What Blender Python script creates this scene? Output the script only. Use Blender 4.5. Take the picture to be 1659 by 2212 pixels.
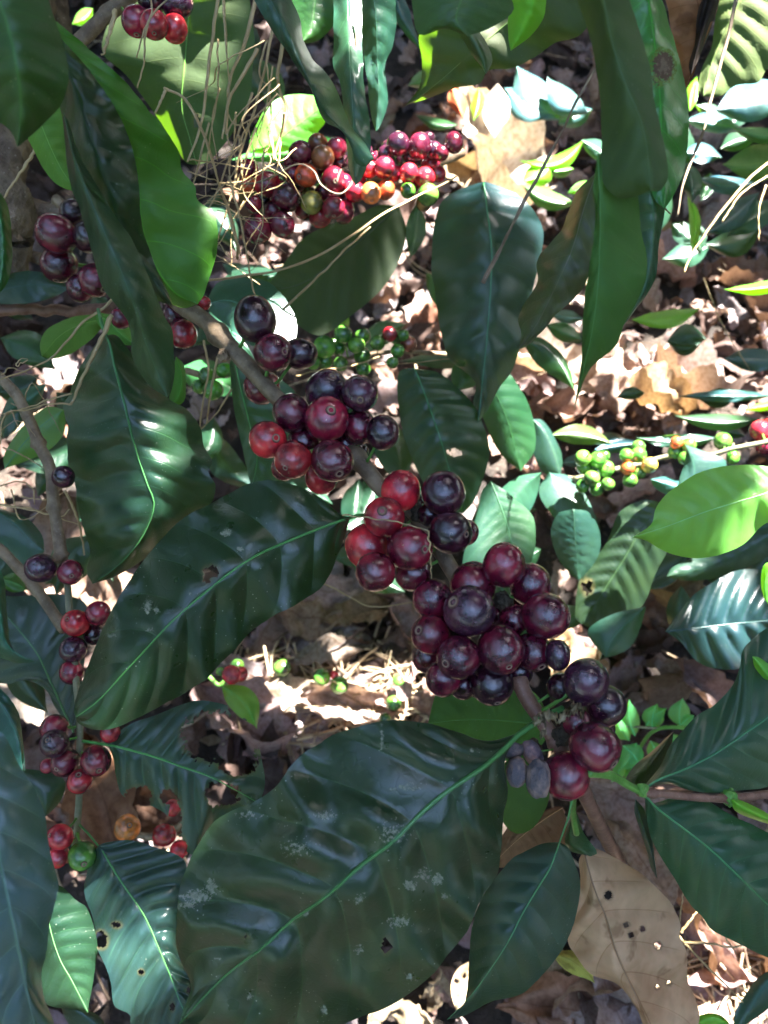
import bpy, bmesh, math, random
from mathutils import Vector, Matrix, noise
random.seed(7)
for o in list(bpy.data.objects): bpy.data.objects.remove(o)
SC = bpy.context.scene
COL = SC.collection
V = Vector

# ---------------------------------------------------------------- camera
# photo plane measured on a 1659 x 2212 grid, focal length 1720 of those units
FD, CX, CY = 1720.0, 829.5, 1106.0
CAMZ = 0.85
PITCH = math.radians(60)          # below the horizon
cd = bpy.data.cameras.new("camera"); cam = bpy.data.objects.new("camera", cd); COL.objects.link(cam)
cam.location = (0, 0, CAMZ); cam.rotation_euler = (math.pi/2 - PITCH, 0, 0)
cd.sensor_fit = 'VERTICAL'; cd.sensor_height = 36; cd.lens = 36*FD/2212
cd.clip_start = 0.01; cd.clip_end = 200
cd.dof.use_dof = True; cd.dof.focus_distance = 0.33; cd.dof.aperture_fstop = 15
SC.camera = cam
CR = V((1, 0, 0)); CF = V((0, math.cos(PITCH), -math.sin(PITCH))); CU = V((0, math.sin(PITCH), math.cos(PITCH)))
CC = V((0, 0, CAMZ))
def P(x, y, d): return CC + CR*((x-CX)/FD*d) - CU*((y-CY)/FD*d) + CF*d
def GP(x, y, z=0.0):
    k = math.sin(PITCH) + math.cos(PITCH)*(y-CY)/FD
    return P(x, y, (CAMZ-z)/k)

# ---------------------------------------------------------------- light
SUN = V((0.34, 0.42, 0.84)).normalized()
elev = math.asin(SUN.z); azim = math.atan2(SUN.x, SUN.y)
w = bpy.data.worlds.new("World"); SC.world = w; w.use_nodes = True
nt = w.node_tree; sky = nt.nodes.new('ShaderNodeTexSky'); sky.sky_type = 'NISHITA'; sky.sun_disc = False
sky.dust_density = 1.2; sky.sun_elevation = elev; sky.sun_rotation = azim
nt.links.new(sky.outputs[0], nt.nodes['Background'].inputs[0]); nt.nodes['Background'].inputs[1].default_value = 0.15
sl = bpy.data.lights.new("sun", 'SUN'); sl.energy = 5.0; sl.angle = math.radians(0.5); sl.color = (1, 0.96, 0.91)
so = bpy.data.objects.new("sun", sl); COL.objects.link(so); so.rotation_euler = SUN.to_track_quat('Z', 'Y').to_euler()
so.location = SUN*6
SC.view_settings.view_transform = 'Standard'; SC.view_settings.look = 'None'
SC.view_settings.exposure = 4.22; SC.view_settings.gamma = 1

# ---------------------------------------------------------------- materials
def new_mat(name):
    m = bpy.data.materials.new(name); m.use_nodes = True
    return m, m.node_tree.nodes, m.node_tree.links, m.node_tree.nodes['Principled BSDF']
class NB:
    def __init__(s, n, l): s.n, s.l = n, l
    def put(s, sock, v):
        if isinstance(v, bpy.types.NodeSocket): s.l.new(v, sock)
        else:
            if hasattr(sock.default_value, '__len__') and not hasattr(v, '__len__'): v = (v, v, v, 1)[:len(sock.default_value)]
            if hasattr(v, '__len__') and len(v) == 3 and len(sock.default_value) == 4: v = (*v, 1)
            sock.default_value = v
    def math(s, op, a, b=0.0, c=None):
        x = s.n.new('ShaderNodeMath'); x.operation = op; s.put(x.inputs[0], a); s.put(x.inputs[1], b)
        if c is not None: s.put(x.inputs[2], c)
        return x.outputs[0]
    def mix(s, f, a, b, mode='MIX'):
        x = s.n.new('ShaderNodeMix'); x.data_type = 'RGBA'; x.blend_type = mode
        s.put(x.inputs[0], f); s.put(x.inputs[6], a); s.put(x.inputs[7], b); return x.outputs[2]
    def noise(s, vec, scale, detail=3, rough=0.55, out=0):
        x = s.n.new('ShaderNodeTexNoise'); s.put(x.inputs['Scale'], scale); x.inputs['Detail'].default_value = detail
        x.inputs['Roughness'].default_value = rough
        if vec is not None: s.l.new(vec, x.inputs['Vector'])
        return x.outputs[out]
    def ramp(s, f, stops):
        x = s.n.new('ShaderNodeValToRGB'); e = x.color_ramp.elements
        while len(e) < len(stops): e.new(0.5)
        for i, (p, c) in enumerate(stops):
            e[i].position = p; e[i].color = (c, c, c, 1) if not hasattr(c, '__len__') else (*c, 1)
        s.put(x.inputs[0], f); return x.outputs[0]
    def step(s, f, a, b):   # smooth step a..b
        x = s.n.new('ShaderNodeMapRange'); x.interpolation_type = 'SMOOTHSTEP'
        s.put(x.inputs[0], f); x.inputs[1].default_value = a; x.inputs[2].default_value = b
        x.inputs[3].default_value = 0; x.inputs[4].default_value = 1; x.clamp = True
        return x.outputs[0]
    def voro(s, vec, scale, out=0, rnd=1.0):
        x = s.n.new('ShaderNodeTexVoronoi'); x.inputs['Scale'].default_value = scale; x.inputs['Randomness'].default_value = rnd
        if vec is not None: s.l.new(vec, x.inputs['Vector'])
        return x.outputs[out]
    def bump(s, h, strength, dist, nrm=None):
        x = s.n.new('ShaderNodeBump'); x.inputs['Strength'].default_value = strength; x.inputs['Distance'].default_value = dist
        s.put(x.inputs['Height'], h)
        if nrm is not None: s.l.new(nrm, x.inputs['Normal'])
        return x.outputs[0]

def leaf_material(name, nveins=9, rough=0.25, translucency=0.3, trans_col=(0.15, 0.34, 0.012), dust=1.0, under=(1.9, 1.55, 1.2),
                  vein_gain=(2.0, 2.1, 1.5), dead=False, scars=0.0, vein_vis=0.8):
    m, n, l, bs = new_mat(name); b = NB(n, l)
    oi = n.new('ShaderNodeObjectInfo'); geo = n.new('ShaderNodeNewGeometry'); tc = n.new('ShaderNodeTexCoord')
    uv = n.new('ShaderNodeUVMap'); sp = n.new('ShaderNodeSeparateXYZ'); l.new(uv.outputs[0], sp.inputs[0])
    at = tc.outputs['Object']
    # per-object offset so that no two leaves carry the same marks
    va = n.new('ShaderNodeVectorMath'); va.operation = 'ADD'; l.new(at, va.inputs[0])
    vm = n.new('ShaderNodeVectorMath'); vm.operation = 'SCALE'; vm.inputs[0].default_value = (31, 17, 23); l.new(oi.outputs['Random'], vm.inputs['Scale'])
    l.new(vm.outputs[0], va.inputs[1]); vec = va.outputs[0]
    s = b.math('ABSOLUTE', b.math('MULTIPLY', b.math('SUBTRACT', sp.outputs[0], 0.5), 2.0))
    t = sp.outputs[1]
    wob = b.math('MULTIPLY', b.math('SUBTRACT', b.noise(vec, 60, 2), 0.5), 0.005)
    ph = b.math('ADD', b.math('MULTIPLY', b.math('SUBTRACT', t, b.math('MULTIPLY', b.math('POWER', s, 1.3), 0.13)), nveins), b.math('MULTIPLY', wob, nveins))
    fr = b.math('ABSOLUTE', b.math('SUBTRACT', b.math('FRACT', ph), 0.5))      # 0.5 at vein
    lat = b.step(fr, 0.472, 0.498)
    lat = b.math('MULTIPLY', lat, b.step(s, 1.0, 0.75))
    midr = b.step(s, 0.035, 0.012)
    ven = b.math('MAXIMUM', midr, b.math('MULTIPLY', lat, vein_vis))
    # reticulate small veins
    ret = b.step(b.voro(vec, 330, 0), 0.0, 0.7)
    v2 = n.new('ShaderNodeTexVoronoi'); v2.feature = 'DISTANCE_TO_EDGE'; v2.inputs['Scale'].default_value = 230; l.new(vec, v2.inputs['Vector'])
    ret = b.step(v2.outputs[0], 0.0, 0.12)
    base = oi.outputs['Color']
    big = b.noise(vec, 22, 4)
    c = b.mix(b.step(big, 0.35, 0.75), base, b.mix(1.0, base, (1.35, 1.12, 0.8) if not dead else (0.6, 0.5, 0.42), 'MULTIPLY'))
    fine = b.noise(vec, 140, 3)
    c = b.mix(b.math('MULTIPLY', b.step(fine, 0.4, 0.7), 0.35), c, b.mix(1.0, c, (0.7, 0.78, 0.7), 'MULTIPLY'))
    c = b.mix(ven, c, b.mix(1.0, c, vein_gain, 'MULTIPLY'))
    # pale dust flecks and larger lichen-like marks
    fl = b.step(b.voro(vec, 420), 0.13, 0.07)
    fl = b.math('MULTIPLY', fl, b.step(b.noise(vec, 40, 3), 0.46, 0.62))
    c = b.mix(b.math('MULTIPLY', fl, 0.55*dust), c, (0.30, 0.33, 0.25))
    if scars:
        sc = b.math('MULTIPLY', b.step(b.noise(vec, 60, 2), 0.68, 0.72), b.step(b.noise(vec, 600, 4, 0.7), 0.46, 0.56))
        c = b.mix(b.math('MULTIPLY', sc, scars), c, (0.26, 0.29, 0.22))
    if dead:
        ds = b.step(b.noise(vec, 55, 3), 0.62, 0.72)
        c = b.mix(b.math('MULTIPLY', ds, 0.6), c, b.mix(1.0, c, (0.35, 0.28, 0.22), 'MULTIPLY'))
    ra = n.new('ShaderNodeAttribute'); ra.attribute_name = 'rim'
    c = b.mix(b.math('MULTIPLY', ra.outputs['Fac'], 0.75), c, (0.10, 0.075, 0.03) if not dead else (0.05, 0.03, 0.02))
    cu = b.mix(1.0, c, under, 'MULTIPLY')
    col = b.mix(geo.outputs['Backfacing'], c, cu)
    l.new(col, bs.inputs['Base Color'])
    rr = b.math('ADD', rough, b.math('MULTIPLY', b.noise(vec, 90, 3), 0.16))
    rr = b.math('ADD', rr, b.math('MULTIPLY', geo.outputs['Backfacing'], 0.2))
    l.new(rr, bs.inputs['Roughness'])
    bs.inputs['Specular IOR Level'].default_value = 0.25 if dead else 0.6
    h = b.math('ADD', b.math('MULTIPLY', ret, 0.25), b.math('MULTIPLY', fine, 0.5))
    h = b.math('SUBTRACT', h, b.math('MULTIPLY', b.math('MAXIMUM', midr, lat), 0.8))
    l.new(b.bump(h, 0.22, 0.0006), bs.inputs['Normal'])
    tr = n.new('ShaderNodeBsdfTranslucent')
    tcol = b.mix(ven, trans_col, b.mix(1.0, trans_col, (0.7, 0.75, 0.5), 'MULTIPLY')) if not dead else b.mix(1.0, c, (1.1, 0.9, 0.6), 'MULTIPLY')
    l.new(tcol, tr.inputs[0])
    ms = n.new('ShaderNodeMixShader'); ms.inputs[0].default_value = translucency
    l.new(bs.outputs[0], ms.inputs[1]); l.new(tr.outputs[0], ms.inputs[2])
    l.new(ms.outputs[0], n['Material Output'].inputs[0])
    return m

M = {}
M['leaf'] = leaf_material('mature coffee leaf', translucency=0.2)
M['scarred'] = leaf_material('weathered coffee leaf', translucency=0.12, scars=0.0, dust=1.6, rough=0.22, nveins=9)
M['young'] = leaf_material('young coffee leaf', translucency=0.4, trans_col=(0.42, 0.75, 0.05), rough=0.36, dust=0.2, vein_gain=(1.5, 1.4, 1.4), nveins=9)
M['under'] = leaf_material('leaf seen from below', translucency=0.2, rough=0.45, dust=0.5, under=(1.25, 1.15, 1.0), vein_gain=(1.7, 1.5, 1.3), vein_vis=0.8)
M['dead'] = leaf_material('dry dead leaf', translucency=0.2, rough=0.55, dead=True, dust=0.3, under=(1.15, 1.1, 1.05), vein_gain=(0.7, 0.62, 0.55), nveins=7)

def tube_material(name, c1, c2, rough, scale=60, bump=0.5, spec=0.3, dist=0.0012):
    m, n, l, bs = new_mat(name); b = NB(n, l); tc = n.new('ShaderNodeTexCoord'); oi = n.new('ShaderNodeObjectInfo')
    nz = b.noise(tc.outputs['Object'], scale, 5, 0.65)
    c = b.mix(b.step(nz, 0.3, 0.7), c1, c2)
    sp = b.step(b.voro(tc.outputs['Object'], scale*6), 0.16, 0.06)
    c = b.mix(b.math('MULTIPLY', sp, 0.4), c, (0.45, 0.42, 0.36))
    l.new(c, bs.inputs['Base Color']); bs.inputs['Roughness'].default_value = rough
    bs.inputs['Specular IOR Level'].default_value = spec
    l.new(b.bump(b.math('ADD', nz, b.math('MULTIPLY', b.noise(tc.outputs['Object'], scale*5, 3), 0.4)), bump, dist), bs.inputs['Normal'])
    return m
M['bark'] = tube_material('twig bark', (0.10, 0.065, 0.038), (0.25, 0.18, 0.11), 0.6, 110, 0.7)
M['redbark'] = tube_material('reddish young bark', (0.13, 0.06, 0.04), (0.24, 0.13, 0.09), 0.45, 120, 0.4)
M['oldbark'] = tube_material('old rough bark', (0.07, 0.05, 0.035), (0.22, 0.17, 0.12), 0.85, 45, 1.0, 0.15, 0.006)
M['greenstem'] = tube_material('green stalk', (0.07, 0.2, 0.03), (0.14, 0.3, 0.06), 0.4, 90, 0.3)
M['palestem'] = tube_material('pale dry stalk', (0.12, 0.13, 0.07), (0.22, 0.2, 0.12), 0.6, 90, 0.3)
M['straw'] = tube_material('dry straw', (0.28, 0.19, 0.08), (0.42, 0.31, 0.16), 0.5, 40, 0.3)
M['darkstraw'] = tube_material('dark dry vine', (0.12, 0.085, 0.055), (0.27, 0.2, 0.13), 0.6, 60, 0.5)
M['callus'] = tube_material('papery dried sepals', (0.36, 0.28, 0.16), (0.6, 0.5, 0.33), 0.8, 160, 1.0, 0.1, 0.002)
M['knot'] = tube_material('dark fruit knot', (0.03, 0.022, 0.015), (0.11, 0.09, 0.06), 0.8, 200, 1.0, 0.1, 0.002)

def midrib_material():
    m, n, l, bs = new_mat('leaf midrib'); oi = n.new('ShaderNodeObjectInfo')
    l.new(oi.outputs['Color'], bs.inputs['Base Color']); bs.inputs['Roughness'].default_value = 0.35
    return m
M['midrib'] = midrib_material()

def cherry_material(name, shrivel=False):
    m, n, l, bs = new_mat(name); b = NB(n, l); tc = n.new('ShaderNodeTexCoord'); oi = n.new('ShaderNodeObjectInfo')
    va = n.new('ShaderNodeVectorMath'); va.operation = 'ADD'; l.new(tc.outputs['Object'], va.inputs[0])
    vm = n.new('ShaderNodeVectorMath'); vm.operation = 'SCALE'; vm.inputs[0].default_value = (31, 17, 23); l.new(oi.outputs['Random'], vm.inputs['Scale'])
    l.new(vm.outputs[0], va.inputs[1]); vec = va.outputs[0]
    c = oi.outputs['Color']
    hi = b.mix(1.0, c, (2.1, 1.5, 1.3), 'MULTIPLY'); lo = b.mix(1.0, c, (0.5, 0.5, 0.62), 'MULTIPLY')
    nz = b.noise(vec, 0.9, 3)
    c2 = b.mix(b.step(nz, 0.35, 0.7), lo, hi)
    c2 = b.mix(b.math('MULTIPLY', b.step(b.noise(vec, 14, 4, 0.7), 0.5, 0.75), 0.35), c2, hi)
    sp = b.math('MULTIPLY', b.step(b.voro(vec, 9.0), 0.12, 0.05), b.step(b.noise(vec, 2.5, 2), 0.45, 0.6))
    c2 = b.mix(b.math('MULTIPLY', sp, 0.6), c2, (0.5, 0.36, 0.24))
    # thin pale scratches
    v3 = n.new('ShaderNodeTexNoise'); v3.inputs['Scale'].default_value = 1.6; v3.inputs['Detail'].default_value = 3; l.new(vec, v3.inputs['Vector'])
    scr = b.step(b.math('ABSOLUTE', b.math('SUBTRACT', v3.outputs[0], 0.5)), 0.006, 0.001)
    scr = b.math('MULTIPLY', scr, b.step(b.noise(vec, 3.1, 2), 0.58, 0.66))
    c2 = b.mix(b.math('MULTIPLY', scr, 0.7), c2, (0.35, 0.22, 0.13))
    l.new(c2, bs.inputs['Base Color'])
    l.new(b.math('ADD', 0.7 if shrivel else 0.12, b.math('MULTIPLY', b.noise(vec, 6, 3), 0.18)), bs.inputs['Roughness'])
    bs.inputs['Specular IOR Level'].default_value = 0.3 if shrivel else 0.85
    if not shrivel:
        bs.inputs['Subsurface Weight'].default_value = 0.0
    l.new(b.bump(b.noise(vec, 9 if shrivel else 5, 4, 0.6), 0.45 if shrivel else 0.06, 0.12 if shrivel else 0.1), bs.inputs['Normal'])
    return m
M['cherry'] = cherry_material('ripe coffee cherry skin')
M['shriv'] = cherry_material('dried coffee cherry skin', True)
def navel_material():
    m, n, l, bs = new_mat('cherry navel scar'); b = NB(n, l); tc = n.new('ShaderNodeTexCoord')
    sp = n.new('ShaderNodeSeparateXYZ'); l.new(tc.outputs['Object'], sp.inputs[0])
    r = b.math('SQRT', b.math('ADD', b.math('POWER', sp.outputs[0], 2), b.math('POWER', sp.outputs[1], 2)))
    r = b.math('ADD', r, b.math('MULTIPLY', b.math('SUBTRACT', b.noise(tc.outputs['Object'], 18, 3), 0.5), 0.07))
    c = b.ramp(r, [(0.0, (0.12, 0.09, 0.08)), (0.05, (0.015, 0.008, 0.01)), (0.105, (0.03, 0.012, 0.014)), (0.125, (0.38, 0.27, 0.18)), (0.19, (0.24, 0.15, 0.1)), (0.225, (0.08, 0.02, 0.02))])
    l.new(c, bs.inputs['Base Color']); bs.inputs['Roughness'].default_value = 0.7
    l.new(b.bump(b.noise(tc.outputs['Object'], 25, 3), 0.5, 0.1), bs.inputs['Normal'])
    return m
M['navel'] = navel_material()
def soil_material():
    m, n, l, bs = new_mat('dark humus soil'); b = NB(n, l); tc = n.new('ShaderNodeTexCoord'); v = tc.outputs['Object']
    c = b.mix(b.step(b.noise(v, 14, 6, 0.7), 0.35, 0.7), (0.018, 0.013, 0.01), (0.07, 0.05, 0.036))
    c = b.mix(b.math('MULTIPLY', b.step(b.voro(v, 90), 0.25, 0.12), 0.5), c, (0.16, 0.12, 0.09))
    l.new(c, bs.inputs['Base Color']); bs.inputs['Roughness'].default_value = 0.95
    l.new(b.bump(b.noise(v, 60, 6, 0.75), 1.0, 0.02), bs.inputs['Normal'])
    return m
M['soil'] = soil_material()

# ---------------------------------------------------------------- helpers
def link(name, me, mat, parent=None, color=None, loc=None, smooth=True):
    o = bpy.data.objects.new(name, me); COL.objects.link(o)
    if mat is not None:
        if not me.materials: me.materials.append(mat)
    if smooth: me.shade_smooth()
    if color is not None: o.color = (*color[:3], 1)
    if parent is not None:
        o.parent = parent; o.location = V(loc or (0, 0, 0)) - V(parent_world(parent))
    elif loc is not None: o.location = loc
    return o
def parent_world(p):
    w_ = V((0, 0, 0))
    while p is not None: w_ += p.location; p = p.parent
    return w_
def thing(name, label, cat, loc, group=None):
    o = bpy.data.objects.new(name, None); COL.objects.link(o); o.location = loc; o.empty_display_size = 0.01
    o['label'] = label; o['category'] = cat
    if group: o['group'] = group
    return o
def tag(o, label, cat, group=None):
    o['label'] = label; o['category'] = cat
    if group: o['group'] = group
    return o
def crs(pts, n):
    """Catmull-Rom through pts (tuples of any length), n samples spaced by the xy arc length"""
    k = len(pts[0]); q = [tuple(2*pts[0][i]-pts[1][i] for i in range(k))] + list(pts) + [tuple(2*pts[-1][i]-pts[-2][i] for i in range(k))]
    out = []
    for i in range(1, len(q)-2):
        for j in range(12):
            t = j/12; p0, p1, p2, p3 = q[i-1], q[i], q[i+1], q[i+2]
            out.append(tuple(0.5*(2*p1[c]+(p2[c]-p0[c])*t+(2*p0[c]-5*p1[c]+4*p2[c]-p3[c])*t*t+(3*p1[c]-p0[c]-3*p2[c]+p3[c])*t**3) for c in range(k)))
    out.append(tuple(pts[-1]))
    L = [0]
    for i in range(1, len(out)): L.append(L[-1]+math.dist(out[i][:2], out[i-1][:2])+1e-9)
    res = []; j = 0
    for i in range(n):
        s = L[-1]*i/(n-1)
        while j < len(L)-2 and L[j+1] < s: j += 1
        f = min(1, (s-L[j])/(L[j+1]-L[j]))
        res.append(tuple(out[j][c]*(1-f)+out[j+1][c]*f for c in range(k)))
    return res
def interp(vals, u):
    if not hasattr(vals, '__len__'): return vals
    x = u*(len(vals)-1); i = min(int(x), len(vals)-2); f = x-i; f = f*f*(3-2*f)*0.5+f*0.5
    return vals[i]*(1-f)+vals[i+1]*f
def tube_mesh(pts, radii, seg=8, lumps=0.0, flat=1.0):
    bm = bmesh.new(); rings = []; n = len(pts)
    ref = V((0.3, 0.5, 0.8))
    for i, p in enumerate(pts):
        t = (pts[min(i+1, n-1)]-pts[max(i-1, 0)]).normalized()
        a = t.cross(ref)
        if a.length < 1e-3: a = t.cross(V((1, 0, 0)))
        a.normalize(); b_ = t.cross(a)
        r = radii[i]; ring = []
        for k in range(seg):
            th = 2*math.pi*k/seg
            rr = r*(1+lumps*noise.noise(p*90+V((math.cos(th), math.sin(th), 0))*1.3))
            ring.append(bm.verts.new(p+a*(rr*math.cos(th))+b_*(rr*flat*math.sin(th))))
        rings.append(ring)
    for i in range(n-1):
        for k in range(seg): bm.faces.new((rings[i][k], rings[i][(k+1) % seg], rings[i+1][(k+1) % seg], rings[i+1][k]))
    bm.faces.new(rings[0][::-1]); bm.faces.new(rings[-1])
    bmesh.ops.recalc_face_normals(bm, faces=bm.faces)
    return bm
def tube(name, px, rad, mat, parent=None, n=None, seg=8, lumps=0.0, taper=(1, 1), nodes=(), flat=1.0, wob=0.0):
    """px: (x, y, depth) points; rad in photo units; nodes: positions 0..1 of swellings"""
    n = n or max(8, len(px)*8)
    s = crs(px, n); pts = [P(*q) for q in s]; rr = []
    for i, q in enumerate(s):
        u = i/(n-1); r = rad*q[2]/FD*(taper[0]*(1-u)+taper[1]*u)
        for c in nodes: r *= 1+0.5*math.exp(-((u-c)/0.013)**2)
        rr.append(r)
        if wob: pts[i] = pts[i] + V((noise.noise(V((u*9, 1, px[0][0]))), noise.noise(V((u*9, 7, px[0][0]))), noise.noise(V((u*9, 3, px[0][1])))))*wob
    org = pts[0].copy(); pts2 = [p-org for p in pts]
    bm = tube_mesh(pts2, rr, seg, lumps, flat); me = bpy.data.meshes.new(name); bm.to_mesh(me); bm.free()
    return link(name, me, mat, parent, loc=org)

LEAFN = [0]
def leaf_geometry(m, a, b, d, da=0.006, db=0.006, arch=0.06, vein=0.0007, ruffle=0.002, rpx=2.0, nv=9, holes=(), res=1.0, back=False, seed=None, hz=0.0):
    LEAFN[0] += 1; sd = LEAFN[0]*3.17 if seed is None else seed
    L = sum(math.dist(m[i], m[i+1]) for i in range(len(m)-1))
    nr = int(max(14, min(150, L/7*res))); Wd = 0
    A = crs([m[0]]+list(a)+[m[-1]], nr); B = crs([m[0]]+list(b)+[m[-1]], nr); Mm = crs(m, nr)
    Wd = max(math.dist(A[i], B[i]) for i in range(nr)); nc = int(max(5, min(50, Wd/14*res)))
    rows = []; pix = {}
    bm = bmesh.new(); uvl = bm.loops.layers.uv.new('UVMap'); rl_ = bm.loops.layers.float_color.new('rim'); uvs = {}; rimv = {}
    for i in range(nr):
        u = i/(nr-1); M0 = Mm[i]; D0 = interp(d, u); row = []
        env = min(1, math.sin(math.pi*min(max(u, 0.001), 0.999))**0.5*1.15)
        for j in range(-nc, nc+1):
            s = abs(j)/nc; E = A[i] if j > 0 else B[i]; de = interp(da if j > 0 else db, u)*env
            ex, ey = E[0]-M0[0], E[1]-M0[1]; el = math.hypot(ex, ey)+1e-6
            wv = rpx*(noise.noise(V((u*L/38, 3 if j > 0 else 9, sd)))+0.35*noise.noise(V((u*L/9, 5 if j > 0 else 2, sd)))) * env
            k = s*(1+wv/el*s)
            x, y = M0[0]+ex*k, M0[1]+ey*k
            dep = D0 + de*s**1.3 - arch*(el*D0/FD)*4*s*(1-s)*0.6
            ph = (u-0.13*s**1.3)*nv
            dep -= hz*(y-m[0][1])*D0/FD      # lean towards the horizontal
            dep -= vein*(abs(math.sin(math.pi*ph))-0.5)*min(1, s*5)*(1-0.5*s)*env*2.2
            dep += ruffle*noise.noise(V((u*L/70+ (0 if j > 0 else 40), s*0.7, sd)))*s*s*2.4*env
            dep += ruffle*0.8*noise.noise(V((x/110, y/110, sd+5)))
            v = bm.verts.new(P(x, y, dep)); pix[v] = (x, y); uvs[v] = (0.5+0.5*j/nc, u); row.append(v)
        rows.append(row)
    for i in range(nr-1):
        for j in range(2*nc):
            q = (rows[i][j], rows[i][j+1], rows[i+1][j+1], rows[i+1][j])
            if holes:
                cx = sum(pix[v][0] for v in q)/4; cy = sum(pix[v][1] for v in q)/4; cut = False
                for (hx, hy, rx, ry) in holes:
                    k = ((cx-hx)/rx)**2+((cy-hy)/ry)**2
                    if k < 4:
                        jj = 0.45*noise.noise(V((cx/14, cy/14, sd)))+0.3*noise.noise(V((cx/5, cy/5, sd)))
                        if rx < 9: jj *= 0.4
                        if k < 1+jj*1.3: cut = True
                if cut: continue
                for v in q:
                    if v in rimv: continue
                    x_, y_ = pix[v]; rimv[v] = 0.0
                    for (hx, hy, rx, ry) in holes:
                        e_ = (math.hypot((x_-hx)/rx, (y_-hy)/ry)-1)*min(rx, ry)
                        ew = min(7, 2+0.3*rx)
                        if e_ < ew: rimv[v] = max(rimv[v], min(1, (ew-e_)/(0.6*ew))*(0.75+0.5*noise.noise(V((x_/6, y_/6, 0)))))
            try:
                f = bm.faces.new(q)
            except ValueError: continue
            for lp in f.loops:
                lp[uvl].uv = uvs[lp.vert]; rv_ = rimv.get(lp.vert, 0.0); lp[rl_] = (rv_, rv_, rv_, 1)
    bmesh.ops.dissolve_degenerate(bm, dist=1e-6, edges=bm.edges)
    loose = [v for v in bm.verts if not v.link_faces]; bmesh.ops.delete(bm, geom=loose, context='VERTS')
    # face orientation: upper side towards the camera unless back
    tot = 0
    for f in bm.faces: tot += f.normal.dot(CC-f.calc_center_median())*1.0
    if (tot < 0) != back: bmesh.ops.reverse_faces(bm, faces=bm.faces)
    org = P(m[0][0], m[0][1], interp(d, 0.0)).copy()
    for v in bm.verts: v.co -= org
    rib = [P(Mm[i][0], Mm[i][1], interp(d, i/(nr-1))-0.0001-hz*(Mm[i][1]-m[0][1])*interp(d, i/(nr-1))/FD) + CF*(ruffle*0.8*noise.noise(V((Mm[i][0]/110, Mm[i][1]/110, sd+5)))) - org for i in range(nr)]
    return bm, org, rib, Wd*interp(d, 0.5)/FD
def leaf(m, a, b, d, col=(0.02, 0.07, 0.025), mat='leaf', label=None, parent=None, group=None, rib=True, ribcol=None, ribw=0.009, petiole=None,
         name='coffee_leaf', cat='leaf', partname='leaf', partlabel=None, ribmat='midrib', **kw):
    bm, org, rb, W = leaf_geometry(m, a, b, d, **kw)
    me = bpy.data.meshes.new('leaf'); bm.to_mesh(me); bm.free()
    if parent is None:
        o = link(name, me, M[mat], None, col, org); tag(o, label, cat, group)
    else:
        o = link(partname, me, M[mat], parent, col, org)
        if partlabel: o['label'] = partlabel
    if rib:
        n = len(rb); step = max(1, n//28); idx = list(range(0, n, step))
        if idx[-1] != n-1: idx.append(n-1)
        pts = [rb[i] for i in idx]; rr = [W*ribw*(1-0.75*i/(n-1)) for i in idx]
        if petiole:
            pp = [P(*q) - org for q in petiole]; pts = pp + pts[1:]; rr = [rr[0]*1.25]*len(pp) + rr[1:]
        bm = tube_mesh(pts, rr, 6); me2 = bpy.data.meshes.new('midrib'); bm.to_mesh(me2); bm.free()
        rc = ribcol or (min(1, col[0]*2.3+0.012), min(1, col[1]*2.0+0.02), min(1, col[2]*1.6+0.008))
        link('midrib', me2, M[ribmat], o, rc, org)
    return o
def auto(base, tip, wid, bend=0.0, wr=1.0, shape=0.45):
    """three outlines of a coffee-shaped leaf in photo units"""
    bx, by = base; tx, ty = tip; dx, dy = tx-bx, ty-by; L = math.hypot(dx, dy); ux, uy = dx/L, dy/L; nx, ny = uy, -ux
    def mp(u): k = bend*L*4*u*(1-u); return (bx+dx*u+nx*k, by+dy*u+ny*k)
    prof = [(0.1, 0.36), (0.25, 0.82), (shape, 1.0), (0.65, 0.86), (0.82, 0.46), (0.93, 0.14)]
    m = [mp(u) for u in (0, 0.2, 0.4, 0.6, 0.8, 1)]
    a = [(mp(u)[0]+nx*wid*p, mp(u)[1]+ny*wid*p) for u, p in prof]
    b = [(mp(u)[0]-nx*wid*wr*p, mp(u)[1]-ny*wid*wr*p) for u, p in prof]
    return m, a, b

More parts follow.
